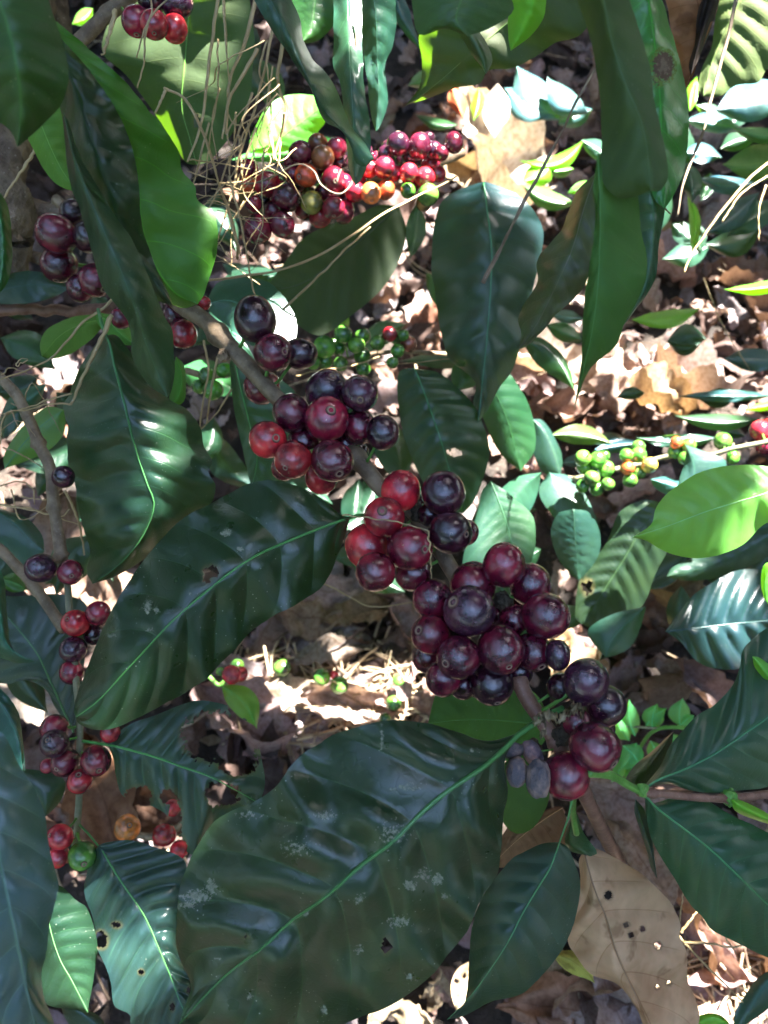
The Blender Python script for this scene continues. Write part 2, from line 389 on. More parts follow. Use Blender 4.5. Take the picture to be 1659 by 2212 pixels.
from mathutils.bvhtree import BVHTree
TM_ = {}
def tint_material():
    m, n, l, bs = new_mat('lichen and blemish'); at = n.new('ShaderNodeAttribute'); at.attribute_name = 'tint'; l.new(at.outputs['Color'], bs.inputs['Base Color'])
    bs.inputs['Roughness'].default_value = 0.8; return m
def decal(o, spots, name, colf, step=1.7, sd=0.0):
    """a thin crust that follows the surface of leaf o; spots: (x, y, rx, ry, fill)"""
    if 't' not in TM_: TM_['t'] = tint_material()
    off = V(parent_world(o)); me = o.data
    bvh = BVHTree.FromPolygons([v.co+off for v in me.vertices], [tuple(p.vertices) for p in me.polygons])
    bm = bmesh.new(); cl = bm.loops.layers.float_color.new('tint'); cache = {}
    def vert(ix, iy):
        if (ix, iy) not in cache:
            x = ix*step+0.8*noise.noise(V((ix*.7, iy*.7, 1))); y = iy*step+0.8*noise.noise(V((ix*.7, iy*.7, 5)))
            d_ = (P(x, y, 1)-CC).normalized(); h = bvh.ray_cast(CC, d_)
            cache[(ix, iy)] = bm.verts.new(h[0]-d_*0.00018) if h[0] is not None else None
        return cache[(ix, iy)]
    done = set()
    for (x, y, rx, ry, fill) in spots:
        for ix in range(int((x-rx)/step), int((x+rx)/step)+1):
            for iy in range(int((y-ry)/step), int((y+ry)/step)+1):
                px_, py_ = ix*step, iy*step; k = math.hypot((px_-x)/rx, (py_-y)/ry)
                nz = noise.noise(V((px_/7, py_/7, sd)))*0.7+noise.noise(V((px_/2.7, py_/2.7, sd+3)))*0.6
                if k > 1 or (ix, iy) in done or (fill < 1 and nz < (k-0.5)*1.0+(0.5-fill)) or (fill >= 1 and k+nz*0.25 > 0.95): continue
                q = [vert(ix, iy), vert(ix+1, iy), vert(ix+1, iy+1), vert(ix, iy+1)]
                if None in q: continue
                done.add((ix, iy)); f = bm.faces.new(q); c = colf(k, nz)
                for lp in f.loops: lp[cl] = (*c, 1)
    for v in bm.verts: v.co -= off
    m2 = bpy.data.meshes.new(name); bm.to_mesh(m2); bm.free(); r_ = link(name, m2, TM_['t'], o, loc=off); r_['kind'] = 'stuff'; return r_
def pale(k, nz): j = 0.75+0.5*nz; return (0.19*j, 0.21*j, 0.14*j)
# cherries -------------------------------------------------------
def make_cherry_mesh(seed, shrivel=False):
    bm = bmesh.new(); bmesh.ops.create_uvsphere(bm, u_segments=28, v_segments=20, radius=1.0)
    for v in bm.verts:
        z = v.co.z; p = v.co.copy()
        k = 1+0.035*noise.noise(p*1.1+V((seed, 0, 0)))
        if z > 0.8: k -= 0.55*(z-0.8)**1.6        # flattened navel end
        if z < -0.85: k -= 0.25*(-0.85-z)*-1*-1
        v.co = V((p.x*(1+0.02*math.sin(seed)), p.y*(1-0.03), p.z))*k
        if shrivel: v.co *= 1+0.12*noise.noise(p*2.2+V((seed*3, 1, 0)))-0.12*abs(math.sin(5*math.atan2(p.y, p.x)+seed))*(1-z*z)+0.05*noise.noise(p*8)
    me = bpy.data.meshes.new('cherry'); bm.to_mesh(me); bm.free(); me.shade_smooth()
    me.materials.append(M['shriv' if shrivel else 'cherry']); return me
CH = [make_cherry_mesh(i*5.3) for i in range(5)]
CHS = [make_cherry_mesh(i*3.1, True) for i in range(3)]
def make_navel_mesh():
    bm = bmesh.new(); prof = [(0.0, 0.865), (0.06, 0.87), (0.1, 0.905), (0.14, 0.945), (0.17, 0.948), (0.21, 0.935), (0.26, 0.90)]
    rings = []
    for r, z in prof:
        if r == 0: rings.append([bm.verts.new((0, 0, z))]); continue
        rings.append([bm.verts.new((r*math.cos(t*math.pi/10), r*math.sin(t*math.pi/10), z)) for t in range(20)])
    for i in range(len(rings)-1):
        for k in range(20):
            if len(rings[i]) == 1: bm.faces.new((rings[i][0], rings[i+1][k], rings[i+1][(k+1) % 20]))
            else: bm.faces.new((rings[i][k], rings[i+1][k], rings[i+1][(k+1) % 20], rings[i][(k+1) % 20]))
    bmesh.ops.recalc_face_normals(bm, faces=bm.faces)
    me = bpy.data.meshes.new('navel'); bm.to_mesh(me); bm.free(); me.shade_smooth(); me.materials.append(M['navel']); return me
NAV = make_navel_mesh()
CCOL = {'k': (0.026, 0.006, 0.015), 'p': (0.034, 0.011, 0.025), 'm': (0.075, 0.006, 0.020), 'n': (0.135, 0.008, 0.025), 'r': (0.25, 0.013, 0.024), 'R': (0.38, 0.019, 0.032),
        'o': (0.45, 0.10, 0.025), 'y': (0.5, 0.20, 0.04), 'g': (0.045, 0.17, 0.022), 'G': (0.055, 0.21, 0.025), 'v': (0.15, 0.14, 0.03), 'b': (0.17, 0.07, 0.03), 's': (0.19, 0.165, 0.16),
        'l': (0.33, 0.36, 0.06)}
CNAME = {'k': 'near-black', 'p': 'dusky purple-black', 'm': 'dark maroon', 'n': 'maroon red', 'r': 'red', 'R': 'bright red', 'o': 'orange', 'y': 'yellow orange', 'g': 'green', 'G': 'bright green',
         'v': 'olive green', 'b': 'brownish', 's': 'shrivelled grey black', 'l': 'yellow green'}
def ccol(c):
    q = CCOL[c]; j = random.uniform(0.85, 1.2); return (q[0]*j, q[1]*random.uniform(0.85, 1.2), q[2]*j)
def cherries(parent, lst, d0, stem_pts=None, stalks=True, grow=1.0):
    """lst entries, front to back: (x, y, r, colour, navel offset in r or None, elongation[, dz])"""
    done = []
    for e in lst:
        x, y, r, c = e[:4]; nav = e[4] if len(e) > 4 else None; el = e[5] if len(e) > 5 else random.uniform(1.0, 1.1); r = r*grow; dz = e[6] if len(e) > 6 else 0.0
        d = (d0(x, y) if callable(d0) else d0)+dz
        for _ in range(60):
            p = P(x, y, d); R = r*d/FD; ok = True
            for (q, Q) in done:
                if (p-q).length < (R+Q)*0.91: ok = False; break
            if ok: break
            d += 0.0008
        done.append((p, R))
        if nav is None: nd = (random.uniform(-0.3, 0.3), random.uniform(0.1, 0.5), 0.9); vis = False; zdir = (V((nd[0], nd[1], -0.8)))
        else:
            k = math.hypot(*nav); zz = math.sqrt(max(0.0, 1-min(k, 1)**2)); vis = k < 0.99
            zdir = V((nav[0], nav[1], zz))
        view = (CC-p).normalized()
        wd = (CR*zdir.x - CU*zdir.y + view*zdir.z).normalized()
        me = random.choice(CHS if c == 's' else CH)
        o = bpy.data.objects.new('cherry', me); COL.objects.link(o); o.color = (*ccol(c), 1)
        o.rotation_euler = (wd.to_track_quat('Z', 'Y').to_matrix() @ Matrix.Rotation(random.uniform(0, 6.28), 3, 'Z')).to_euler()
        o.scale = (R, R, R*el)
        if parent is not None: o.parent = parent; o.location = p-parent_world(parent)
        else: o.location = p
        if c in 'RoyglvsG' and parent is not None: o['label'] = CNAME[c]+' coffee cherry'
        if vis and c != 's':
            nv = bpy.data.objects.new('navel', NAV); COL.objects.link(nv); nv.parent = o
            nv.rotation_euler = (0, 0, random.uniform(0, 6)); s_ = random.uniform(0.6, 1.15); nv.scale = (s_, s_, 1.035)
        if stem_pts and stalks:
            q = min(stem_pts, key=lambda t: (t-p).length); L = (q-p).length
            if R < L < 3.6*R:
                a_ = p+(q-p).normalized()*R*0.9; mid = (a_+q)/2+V((0, 0, -R*0.15))
                bm = tube_mesh([a_-q, mid-q, V((0, 0, 0))], [R*0.11, R*0.09, R*0.13], 6)
                ms = bpy.data.meshes.new('stalk'); bm.to_mesh(ms); bm.free()
                so_ = link('fruit_stalk', ms, M['greenstem'], parent, loc=q)
        yield_o.append(o)
    return done
yield_o = []
def px_line(px, n=60): return [P(*q) for q in crs(px, n)]

# ================================================================ main branch with ripe cherries
def dm(x, y): return 0.36-0.085*(y-655)/1195
GM = 'coffee branches bearing cherries'
org = P(385, 655, dm(385, 655))
main = thing('coffee_branch', 'long brown coffee branch running diagonally through the middle, loaded with dark ripe cherry clusters', 'branch', org, GM)
mp_ = [(330, 600), (385, 655), (440, 690), (490, 742), (545, 800), (610, 870), (700, 930), (780, 1005), (830, 1060), (900, 1112), (955, 1200), (1000, 1270), (1060, 1370), (1115, 1460), (1150, 1530), (1200, 1600), (1260, 1710), (1300, 1790), (1345, 1880), (1375, 1950)]
mpd = [(x, y, dm(x, y)+0.008+max(0, y-1715)*0.0009) for x, y in mp_]
tube('stem', mpd[:14], 17.5, M['bark'], main, n=110, seg=14, lumps=0.16, taper=(1.05, 0.98), nodes=(0.16, 0.5, 0.84), wob=0.0012)
tube('young_stem', mpd[13:], 16.5, M['redbark'], main, n=60, seg=14, lumps=0.1, taper=(1.04, 0.92), nodes=(0.02, 0.3), wob=0.0006)
# the lower, redder growth of the stem
ST = px_line(mpd, 80)
def node_knot(x, y, r, parent, mat='knot', d=None, name='node'):
    d = d or dm(x, y)+0.004
    bm = bmesh.new(); bmesh.ops.create_icosphere(bm, subdivisions=4, radius=r*d/FD)
    for v in bm.verts: v.co *= 1+0.45*noise.noise(v.co*420+V((x, y, 0)))+0.25*noise.noise(v.co*1100)
    me = bpy.data.meshes.new(name); bm.to_mesh(me); bm.free()
    return link(name, me, M[mat], parent, loc=P(x, y, d))
node_knot(662, 945, 15, main); node_knot(1085, 1300, 20, main); node_knot(905, 1108, 18, main); node_knot(1150, 1620, 20, main, d=dm(1, 1620)+0.014)
node_knot(483, 768, 13, main, 'bark'); node_knot(1215, 1590, 20, main)
cherries(main, [
 (590, 762, 40, 'm', (0.62, -0.08)), (551, 690, 43, 'k', (0.15, 0.99), 1.16), (648, 764, 33, 'k', (0.99, 0.1), 1.12),
 (706, 905, 47, 'n', (0.18, -0.38), 1.0), (633, 993, 40, 'r', (-0.4, 0.42)), (578, 950, 40, 'R', (0.45, -0.1)), (718, 995, 44, 'm', (0.33, 0.62)),
 (630, 893, 39, 'm', (-0.5, -0.85), 1.08), (777, 923, 36, 'm', (0.3, 0.95)), (705, 845, 44, 'p', (0.25, -0.62)), (778, 850, 38, 'p', (0, 0.35), 1.08, -0.004), (827, 934, 34, 'k', (0.35, 0.93), 1.1),
 (830, 1117, 43, 'r', (-0.1, -0.3)), (885, 1185, 46, 'n', (0.62, 0.03)), (866, 1060, 42, 'R', (0.1, -0.99), 1.05, 0.002), (792, 1180, 46, 'R', (-0.5, -0.9)),
 (972, 1150, 45, 'k', (0.72, 0.08)), (958, 1065, 46, 'k', (0.1, 0.99), 1.02), (811, 1235, 42, 'n'), (893, 1238, 38, 'm'),
 (1014, 1320, 54, 'p', (-0.68, -0.38), 1.0, -0.006), (1081, 1402, 49, 'm', (0.3, 0.62)), (990, 1420, 46, 'm', (-0.58, 0.28)), (1178, 1330, 49, 'm', (0.88, 0.1)),
 (1152, 1408, 39, 'm', (0.38, 0.68), 1.06), (931, 1370, 41, 'n', (-0.64, -0.2)), (1089, 1221, 44, 'n', (0.1, -0.98), 1.08), (1021, 1265, 47, 'n', (0.1, -0.97)), (1146, 1263, 44, 'm'),
 (935, 1295, 42, 'm'), (1062, 1475, 46, 'k', (0.22, 0.78)),
 (958, 1465, 38, 'm'), (1205, 1415, 26, 'p', (0.1, 0.99), 1.25),
 (1266, 1473, 47, 'p', (0.3, -0.78)), (1285, 1613, 50, 'm', (0.62, 0.56)), (1223, 1675, 48, 'n', (0.0, 0.97)), (1307, 1525, 43, 'k', (0.7, 0.72)), (1212, 1485, 30, 'k', None, 1.1),

 (655, 955, 34, 'm'), (760, 890, 30, 'k'), (745, 960, 30, 'm'), (850, 1160, 32, 'n'), (930, 1110, 28, 'k'), (1050, 1330, 36, 'm'), (1110, 1340, 32, 'm'), (975, 1350, 34, 'k'), (1120, 1450, 30, 'k'), (1000, 1480, 30, 'k'), (1245, 1560, 30, 'm'), (1300, 1572, 28, 'k')], lambda x, y: dm(x, y)-0.010, ST, grow=1.06)
cherries(main, [
 (565, 835, 40, 'n'), (775, 975, 22, 'k'), (695, 1030, 38, 'r'), (615, 1010, 30, 'n'), (1005, 1150, 30, 'm'), (920, 1085, 22, 'k'), (925, 1420, 36, 'm'), (1030, 1478, 30, 'k'), (1128, 1300, 30, 'k'),
 (1163, 1682, 29, 's', (0.0, 0.99), 1.45, -0.026), (1117, 1668, 25, 's', (-0.1, 0.99), 1.3, -0.024), (1150, 1626, 22, 's', (0.5, 0.8), 1.3, -0.018), (1110, 1622, 19, 's', (-0.9, 0.3), 1.3, -0.018),
], lambda x, y: dm(x, y)+0.021, ST)
cherries(main, [(395, 722, 31, 'r', (0.1, 0.98)), (440, 655, 16, 'r'), (262, 687, 24, 'n'), (378, 680, 30, 'm'), (372, 655, 22, 'm')], 0.375, ST, False)
# papery sepals at the last cluster
def crumple(px, parent, mat, d, w_=14, name='dried_sepals'):
    bm = bmesh.new()
    s = crs([(x, y, d) for x, y in px], 40); prev = None
    for i, q in enumerate(s):
        wd = w_*(0.5+0.9*abs(noise.noise(V((i*0.31, q[0], 2)))))
        row = [bm.verts.new(P(q[0]+k*3*noise.noise(V((i*.5, k, 3))), q[1]+k*wd, q[2]+0.0035*noise.noise(V((i*0.37, k*1.3, 5))))) for k in (-1, -0.5, 0, 0.5, 1)]
        if prev:
            for k in range(4):
                if noise.noise(V((i*0.7, k*2.1, 8))) > -0.32: bm.faces.new((prev[k], prev[k+1], row[k+1], row[k]))
        prev = row
    bmesh.ops.solidify(bm, geom=bm.faces, thickness=0.0003)
    org = P(px[0][0], px[0][1], d)
    for v in bm.verts: v.co -= org
    me = bpy.data.meshes.new(name); bm.to_mesh(me); bm.free(); return link(name, me, M[mat], parent, loc=org)
crumple([(1150, 1560), (1185, 1545), (1210, 1552), (1240, 1530), (1262, 1545)], main, 'callus', 0.272, 17)
crumple([(1172, 1545), (1180, 1575), (1166, 1590)], main, 'callus', 0.272, 13)
crumple([(1225, 1545), (1252, 1525), (1262, 1556)], main, 'callus', 0.270, 13)

# leaves of the main branch
lf1 = leaf([(757, 1117), (700, 1138), (620, 1170), (540, 1208), (450, 1275), (370, 1345), (285, 1435), (210, 1515), (163, 1550)],
     [(735, 1185), (700, 1262), (640, 1305), (560, 1350), (480, 1430), (430, 1478), (330, 1534), (260, 1568), (210, 1577), (172, 1565)],
     [(735, 1110), (680, 1068), (610, 1040), (540, 1044), (470, 1080), (395, 1120), (340, 1175), (290, 1238), (240, 1320), (205, 1400), (170, 1490), (159, 1530)],
     (0.315, 0.30, 0.295, 0.30), (0.008, 0.028, 0.012), 'scarred', parent=main, da=0.012, db=0.014, arch=0.05, vein=0.0010, ruffle=0.004, nv=9,
     holes=[(457, 1235, 17, 13), (447, 1250, 8, 10)], res=2.2, ribcol=(0.06, 0.22, 0.05), ribw=0.012, petiole=[(800, 1112, 0.325), (775, 1113, 0.32)])
lf3 = leaf([(1146, 1570), (1090, 1618), (1000, 1685), (900, 1767), (800, 1855), (700, 1937), (600, 2018), (500, 2098), (440, 2152), (390, 2205)],
     [(1105, 1612), (1090, 1650), (1097, 1710), (1087, 1765), (1083, 1826), (1074, 1888), (1040, 1942), (1010, 2010), (968, 2062), (930, 2110), (850, 2168), (755, 2206), (640, 2250), (480, 2250), (410, 2222)],
     [(1100, 1590), (1046, 1600), (986, 1580), (920, 1562), (840, 1556), (780, 1568), (730, 1583), (690, 1606), (640, 1640), (593, 1702), (548, 1732), (470, 1768), (425, 1828), (398, 1888), (384, 1945), (382, 2000), (380, 2040), (393, 2080), (412, 2130), (396, 2180)],
     (0.280, 0.262, 0.262, 0.275, 0.285), (0.012, 0.032, 0.016), 'scarred', parent=main, da=0.016, db=0.012, arch=0.045, vein=0.0015, ruffle=0.005, nv=9,
     holes=[(836, 2042, 10, 16), (533, 2022, 4, 3)], res=2.4, ribcol=(0.05, 0.17, 0.045), ribw=0.012, petiole=[(1215, 1530, 0.292), (1175, 1548, 0.287)])
decal(lf1, [(488, 1150, 13, 9, .75), (517, 1184, 9, 8, .7), (318, 1310, 14, 24, .5), (338, 1318, 9, 12, .5), (410, 1282, 4, 5, .6), (325, 1360, 12, 6, .5), (240, 1372, 14, 7, .4), (392, 1495, 4, 3, .6), (310, 1245, 3, 4, .6)], 'lichen_patch', pale)
decal(lf3, [(425, 1935, 42, 20, .6), (455, 1915, 16, 20, .65), (405, 1955, 25, 10, .6), (885, 1912, 17, 14, .7), (945, 1900, 13, 16, .7), (915, 1890, 22, 24, .4), (960, 1935, 16, 8, .5), (775, 1940, 18, 18, .35), (860, 1990, 40, 22, .35), (775, 2050, 16, 12, .45),
  (660, 1973, 6, 8, .8), (700, 2180, 12, 16, .45), (885, 2110, 20, 14, .35), (824, 1600, 6, 45, .4), (1020, 1620, 20, 8, .3), (700, 1760, 60, 20, .2), (880, 1700, 60, 14, .22), (540, 1760, 50, 16, .2), (640, 1830, 70, 40, .12), (850, 1800, 70, 50, .14), (540, 2150, 12, 22, .3), (470, 2070, 20, 3, .4)], 'lichen_patch', pale)
leaf([(1209, 1819), (1189, 1872), (1163, 1916), (1126, 1979), (1100, 2030), (1066, 2085), (1020, 2150), (966, 2202)],
     [(1225, 1830), (1238, 1855), (1252, 1900), (1250, 1960), (1234, 2010), (1215, 2050), (1183, 2092), (1139, 2138), (1106, 2155), (1060, 2165), (1000, 2195)],
     [(1173, 1822), (1133, 1839), (1100, 1862), (1050, 1925), (1022, 1992), (1014, 2059), (1011, 2109), (1000, 2176)],
     (0.33, 0.335, 0.35), (0.012, 0.04, 0.035), 'leaf', parent=main, da=0.01, db=0.014, arch=0.08, res=1.4, ribcol=(0.08, 0.27, 0.09), petiole=[(1236, 1725, 0.305), (1228, 1765, 0.315)])
leaf([(1190, 1566), (1120, 1560), (1050, 1555), (990, 1555), (925, 1562)], [(1170, 1610), (1120, 1640), (1050, 1640), (980, 1610)], [(1160, 1500), (1100, 1470), (1030, 1455), (960, 1468), (938, 1510)],
     (0.35, 0.36), (0.022, 0.095, 0.014), 'under', parent=main, back=True, arch=0.03, partlabel='bright green leaf seen from below')
leaf([(1190, 1700), (1160, 1690), (1120, 1680), (1080, 1690), (1050, 1700)], [(1180, 1745), (1150, 1790), (1110, 1800), (1075, 1760)], [(1150, 1640), (1100, 1640)], (0.36, 0.38), (0.03, 0.085, 0.02), 'under', parent=main, back=True)
leaf([(1240, 1740), (1232, 1800), (1240, 1830), (1275, 1850)], [(1262, 1800), (1290, 1840)], [(1222, 1800), (1228, 1835)], (0.345, 0.36), (0.015, 0.06, 0.03), 'leaf', parent=main, rib=False)
tube('twiglet', [(1238, 1722, 0.31), (1238, 1760, 0.33), (1245, 1800, 0.345)], 7, M['greenstem'], main)

# twig on the right with its leaves
tw = thing('coffee_twig', 'short pinkish brown twig with green joints on the right, between two large dark leaves', 'twig', P(1285, 1668, 0.29), GM)
tube('stem', [(1270, 1668, 0.283), (1320, 1675, 0.295), (1360, 1698, 0.305), (1390, 1712, 0.31)], 9, M['greenstem'], tw, taper=(1.2, 0.9))
tube('stem', [(1380, 1712, 0.31), (1440, 1716, 0.315), (1500, 1722, 0.32), (1575, 1724, 0.33), (1690, 1712, 0.345)], 9, M['redbark'], tw, nodes=(0.1, 0.62), lumps=0.2)
node_knot(1575, 1722, 17, tw, 'greenstem', 0.33); node_knot(1386, 1708, 13, tw, 'greenstem', 0.308)
leaf([(1392, 1716), (1423, 1749), (1489, 1799), (1539, 1839), (1589, 1886), (1650, 1946), (1720, 2010), (1780, 2080)],
     [(1410, 1735), (1456, 1722), (1506, 1719), (1545, 1740), (1589, 1766), (1639, 1788), (1700, 1830), (1760, 1920), (1790, 2010)],
     [(1396, 1760), (1406, 1809), (1433, 1859), (1459, 1899), (1483, 1942), (1516, 1979), (1539, 2009), (1589, 2036), (1640, 2060), (1700, 2085), (1760, 2095)],
     (0.312, 0.32, 0.34), (0.012, 0.06, 0.035), 'leaf', parent=tw, da=0.012, db=0.01, res=1.4, ribcol=(0.06, 0.24, 0.07), petiole=[(1350, 1698, 0.305), (1375, 1708, 0.31)])
leaf([(1385, 1706), (1430, 1682), (1489, 1659), (1560, 1618), (1620, 1575), (1700, 1520), (1800, 1450)],
     [(1440, 1694), (1489, 1707), (1539, 1713), (1600, 1707), (1660, 1698), (1760, 1640), (1810, 1540)],
     [(1426, 1655), (1445, 1615), (1466, 1589), (1506, 1546), (1545, 1520), (1583, 1480), (1598, 1440), (1604, 1406), (1625, 1383), (1670, 1355), (1760, 1380)],
     (0.312, 0.33, 0.35), (0.014, 0.055, 0.04), 'leaf', parent=tw, da=0.008, db=0.014, res=1.4, ruffle=0.003, ribcol=(0.05, 0.2, 0.08))
leaf([(1580, 1728), (1620, 1752), (1700, 1790)], [(1600, 1730), (1650, 1752)], [(1590, 1752), (1640, 1775)], (0.325, 0.33), (0.12, 0.4, 0.05), 'young', parent=tw, rib=False)
leaf([(1375, 1705), (1365, 1690), (1400, 1650), (1440, 1600), (1455, 1580)], [(1400, 1690), (1430, 1650), (1450, 1610)], [(1350, 1690), (1370, 1655), (1410, 1620)], (0.33, 0.36), (0.008, 0.02, 0.012), 'leaf', parent=tw, rib=False)
leaf([(1372, 1725), (1390, 1790), (1412, 1850), (1420, 1900)], [(1398, 1760), (1410, 1820)], [(1372, 1760), (1395, 1830), (1405, 1870)], (0.33, 0.35), (0.02, 0.05, 0.06), 'leaf', parent=tw, rib=False)

# ================================================================ upper left branch: old stems and hanging leaves
trunk = thing('coffee_plant', 'rough grey brown coffee plant stem at the upper left edge, with side branches', 'plant', P(20, 420, 0.52))
tube('stem', [(70, -120, 0.56), (40, 60, 0.53), (15, 200, 0.5), (-5, 330, 0.48), (0, 480, 0.48), (-10, 600, 0.5)], 62, M['oldbark'], trunk, n=60, seg=22, lumps=0.35, wob=0.003)
tube('side_branch', [(10, 430, 0.49), (70, 455, 0.5), (150, 475, 0.5), (240, 520, 0.5)], 26, M['oldbark'], trunk, n=30, seg=14, lumps=0.25)
tube('side_branch', [(110, -60, 0.6), (125, 30, 0.6), (140, 110, 0.6)], 24, M['oldbark'], trunk, seg=12, lumps=0.25)
tube('side_branch', [(-10, 672, 0.5), (90, 668, 0.5), (170, 672, 0.49), (260, 662, 0.45)], 12, M['redbark'], trunk, lumps=0.25, wob=0.002)
tube('side_branch', [(0, 560, 0.5), (40, 545, 0.5), (90, 560, 0.5)], 14, M['oldbark'], trunk, lumps=0.3)
lb = thing('coffee_branch', 'thin grey branch at the upper left crossing behind a cluster of red cherries', 'branch', P(230, 60, 0.4), GM)
tube('stem', [(150, 110, 0.42), (200, 60, 0.42), (250, 15, 0.42), (320, -40, 0.42)], 17, M['bark'], lb, n=30, seg=12, lumps=0.25, nodes=(0.5,))
cherries(lb, [(333, 53, 31, 'r', (0.0, 0.75), 1.06), (377, 62, 29, 'R', (0.2, 0.98), 1.05), (383, 8, 32, 'p', (0.98, -0.1)), (295, 46, 32, 'n', (0, 0.98)), (327, 0, 30, 'k')], 0.40, px_line([(250, 15, .42), (320, -40, .42)]))
lc = thing('coffee_branch', 'left hand branch half hidden by hanging leaves, with a bunch of dark maroon cherries', 'branch', P(200, 470, 0.45), GM)
tube('stem', [(120, 430, 0.46), (190, 500, 0.45), (230, 570, 0.44), (290, 640, 0.43)], 12, M['bark'], lc, lumps=0.2)
cherries(lc, [(122, 505, 42, 'm', (-0.9, -0.4), 1.1), (207, 606, 37, 'm', (0.55, 0.6)), (128, 571, 39, 'm', (-0.2, 0.95)), (175, 622, 31, 'm'), (190, 512, 33, 'k'), (158, 460, 30, 'k'), (232, 560, 26, 'k')], 0.40, px_line([(120, 430, .46), (190, 500, .45), (230, 570, .44)]))

T = dict(cat='leaf')
leaf([(-40, -120), (0, 0), (30, 110), (45, 220), (38, 318)], [(70, -70), (118, 40), (146, 140), (138, 215), (90, 272)], [(-140, -30), (-110, 120), (-40, 230), (20, 280)], (0.20, 0.2, 0.21), (0.010, 0.045, 0.010), 'leaf',
     'out-of-focus broad green leaf filling the top left corner', rib=False, back=True, da=0.012, db=0.02)
leaf([(20, -30), (110, 70), (190, 150), (250, 240), (284, 320), (298, 400), (306, 490), (332, 570), (375, 630), (427, 657)],
     [(80, 15), (170, 85), (222, 133), (275, 180), (322, 240), (350, 268), (386, 330), (395, 368), (420, 402), (428, 432), (466, 470), (468, 545), (452, 600), (440, 638)],
     [(10, 20), (80, 130), (150, 225), (200, 300), (240, 400), (270, 500), (310, 590), (350, 645), (395, 665)],
     (0.25, 0.26, 0.29, 0.31), (0.020, 0.105, 0.008), 'leaf', 'long bright green leaf with a wavy right edge at the upper left', back=True, da=0.006, db=0.035, arch=0.06, ruffle=0.004, res=1.2, ribcol=(0.03, 0.14, 0.02), ribw=0.006, nv=8, rpx=3)
leaf([(95, 20), (150, 160), (195, 290), (235, 410), (280, 530), (375, 662)], [(135, 85), (192, 150), (252, 240), (286, 320), (299, 400), (308, 490), (334, 570), (362, 630)], [(100, 110), (128, 225), (145, 310), (178, 410), (235, 520), (310, 630)],
     (0.245, 0.25, 0.28), (0.007, 0.024, 0.012), 'leaf', 'nearly black green leaf between the narrow grey green leaf and the bright wavy one', da=0.004, db=0.012, ribcol=(0.012, 0.04, 0.02), ribw=0.006, ruffle=0.004)
leaf([(138, 245), (160, 340), (195, 430), (225, 500), (258, 580), (290, 660), (315, 740), (338, 800), (362, 858)],
     [(150, 270), (177, 345), (213, 405), (247, 463), (283, 513), (305, 560), (335, 633), (357, 687), (371, 713), (376, 766), (378, 800), (370, 846)],
     [(138, 280), (150, 390), (172, 450), (200, 550), (222, 620), (250, 658), (276, 693), (283, 730), (284, 765), (298, 798), (322, 832), (350, 852)],
     (0.235, 0.25, 0.28), (0.022, 0.055, 0.03), 'leaf', 'narrow grey green leaf hanging down in front of the left cherry bunch', da=0.01, db=0.008, arch=0.12, ruffle=0.002, ribcol=(0.05, 0.13, 0.07), rpx=1.5)
leaf([(60, 200), (85, 260), (110, 320), (135, 370), (168, 415)], [(130, 230), (150, 300), (165, 370)], [(52, 270), (70, 320), (105, 380), (135, 405)], (0.33, 0.34), (0.07, 0.2, 0.025), 'under', 'yellowish green leaf underside peeking out beside the trunk at the left', back=True)
leaf([(230, 724), (253, 813), (277, 903), (293, 980), (318, 1045), (332, 1095), (300, 1170), (250, 1225), (200, 1261)],
     [(253, 726), (285, 765), (325, 820), (367, 863), (405, 885), (432, 920), (437, 960), (460, 996), (450, 1020), (465, 1050), (458, 1085), (430, 1115), (390, 1150), (325, 1200), (255, 1243)],
     [(205, 745), (170, 800), (150, 850), (137, 878), (146, 920), (143, 960), (150, 1005), (163, 1050), (170, 1100), (180, 1140), (194, 1195), (187, 1235)],
     (0.36, 0.37, 0.38, 0.40), (0.010, 0.036, 0.022), 'leaf', 'large dark glossy leaf at the left with a wavy edge, pointing down', da=0.02, db=0.016, arch=0.09, vein=0.0009, ruffle=0.007, res=1.5, ribcol=(0.05, 0.18, 0.05), ribw=0.01, nv=10, petiole=[(212, 668, 0.37), (220, 700, 0.365)], rpx=4)
leaf([(-30, 380), (0, 470), (5, 560), (-5, 640)], [(15, 440), (26, 530), (20, 600)], [(-50, 500)], (0.3, 0.3), (0.015, 0.09, 0.02), 'leaf', 'sliver of green leaf at the left edge beside the dark maroon cherries', rib=False)
leaf([(-40, 640), (30, 620), (90, 615), (150, 622)], [(0, 655), (60, 655), (120, 640)], [(0, 600), (60, 585), (120, 598)], (0.48, 0.47), (0.01, 0.035, 0.035), 'leaf', 'dark bluish leaf lying level behind the left cherry bunch', ruffle=0.004)
leaf([(232, 690), (180, 700), (130, 725), (90, 770)], [(200, 730), (150, 765), (115, 775)], [(200, 680), (150, 686), (105, 710), (87, 740)], (0.42, 0.44), (0.06, 0.15, 0.015), 'under', 'small olive green leaf underside left of the large wavy leaf stalk', back=True)
leaf([(205, 675), (235, 695), (260, 720), (292, 745)], [(240, 680), (280, 710)], [(212, 700), (240, 730), (270, 745)], (0.40, 0.40), (0.05, 0.2, 0.03), 'under', 'small green leaf under the narrow hanging leaf', back=True)
leaf([(380, 770), (392, 810), (388, 850), (366, 880)], [(398, 790), (402, 840), (395, 870)], [(372, 800), (366, 850)], (0.4, 0.4), (0.05, 0.2, 0.02), 'under', 'small bright green leaf behind the tip of the narrow hanging leaf', back=True)
leaf([(10, 1012), (50, 960), (90, 920), (138, 885)], [(60, 995), (110, 970), (140, 930)], [(10, 980), (50, 920), (100, 880)], (0.5, 0.5), (0.03, 0.14, 0.07), 'young', 'pale green leaf behind the grey stem at the left')
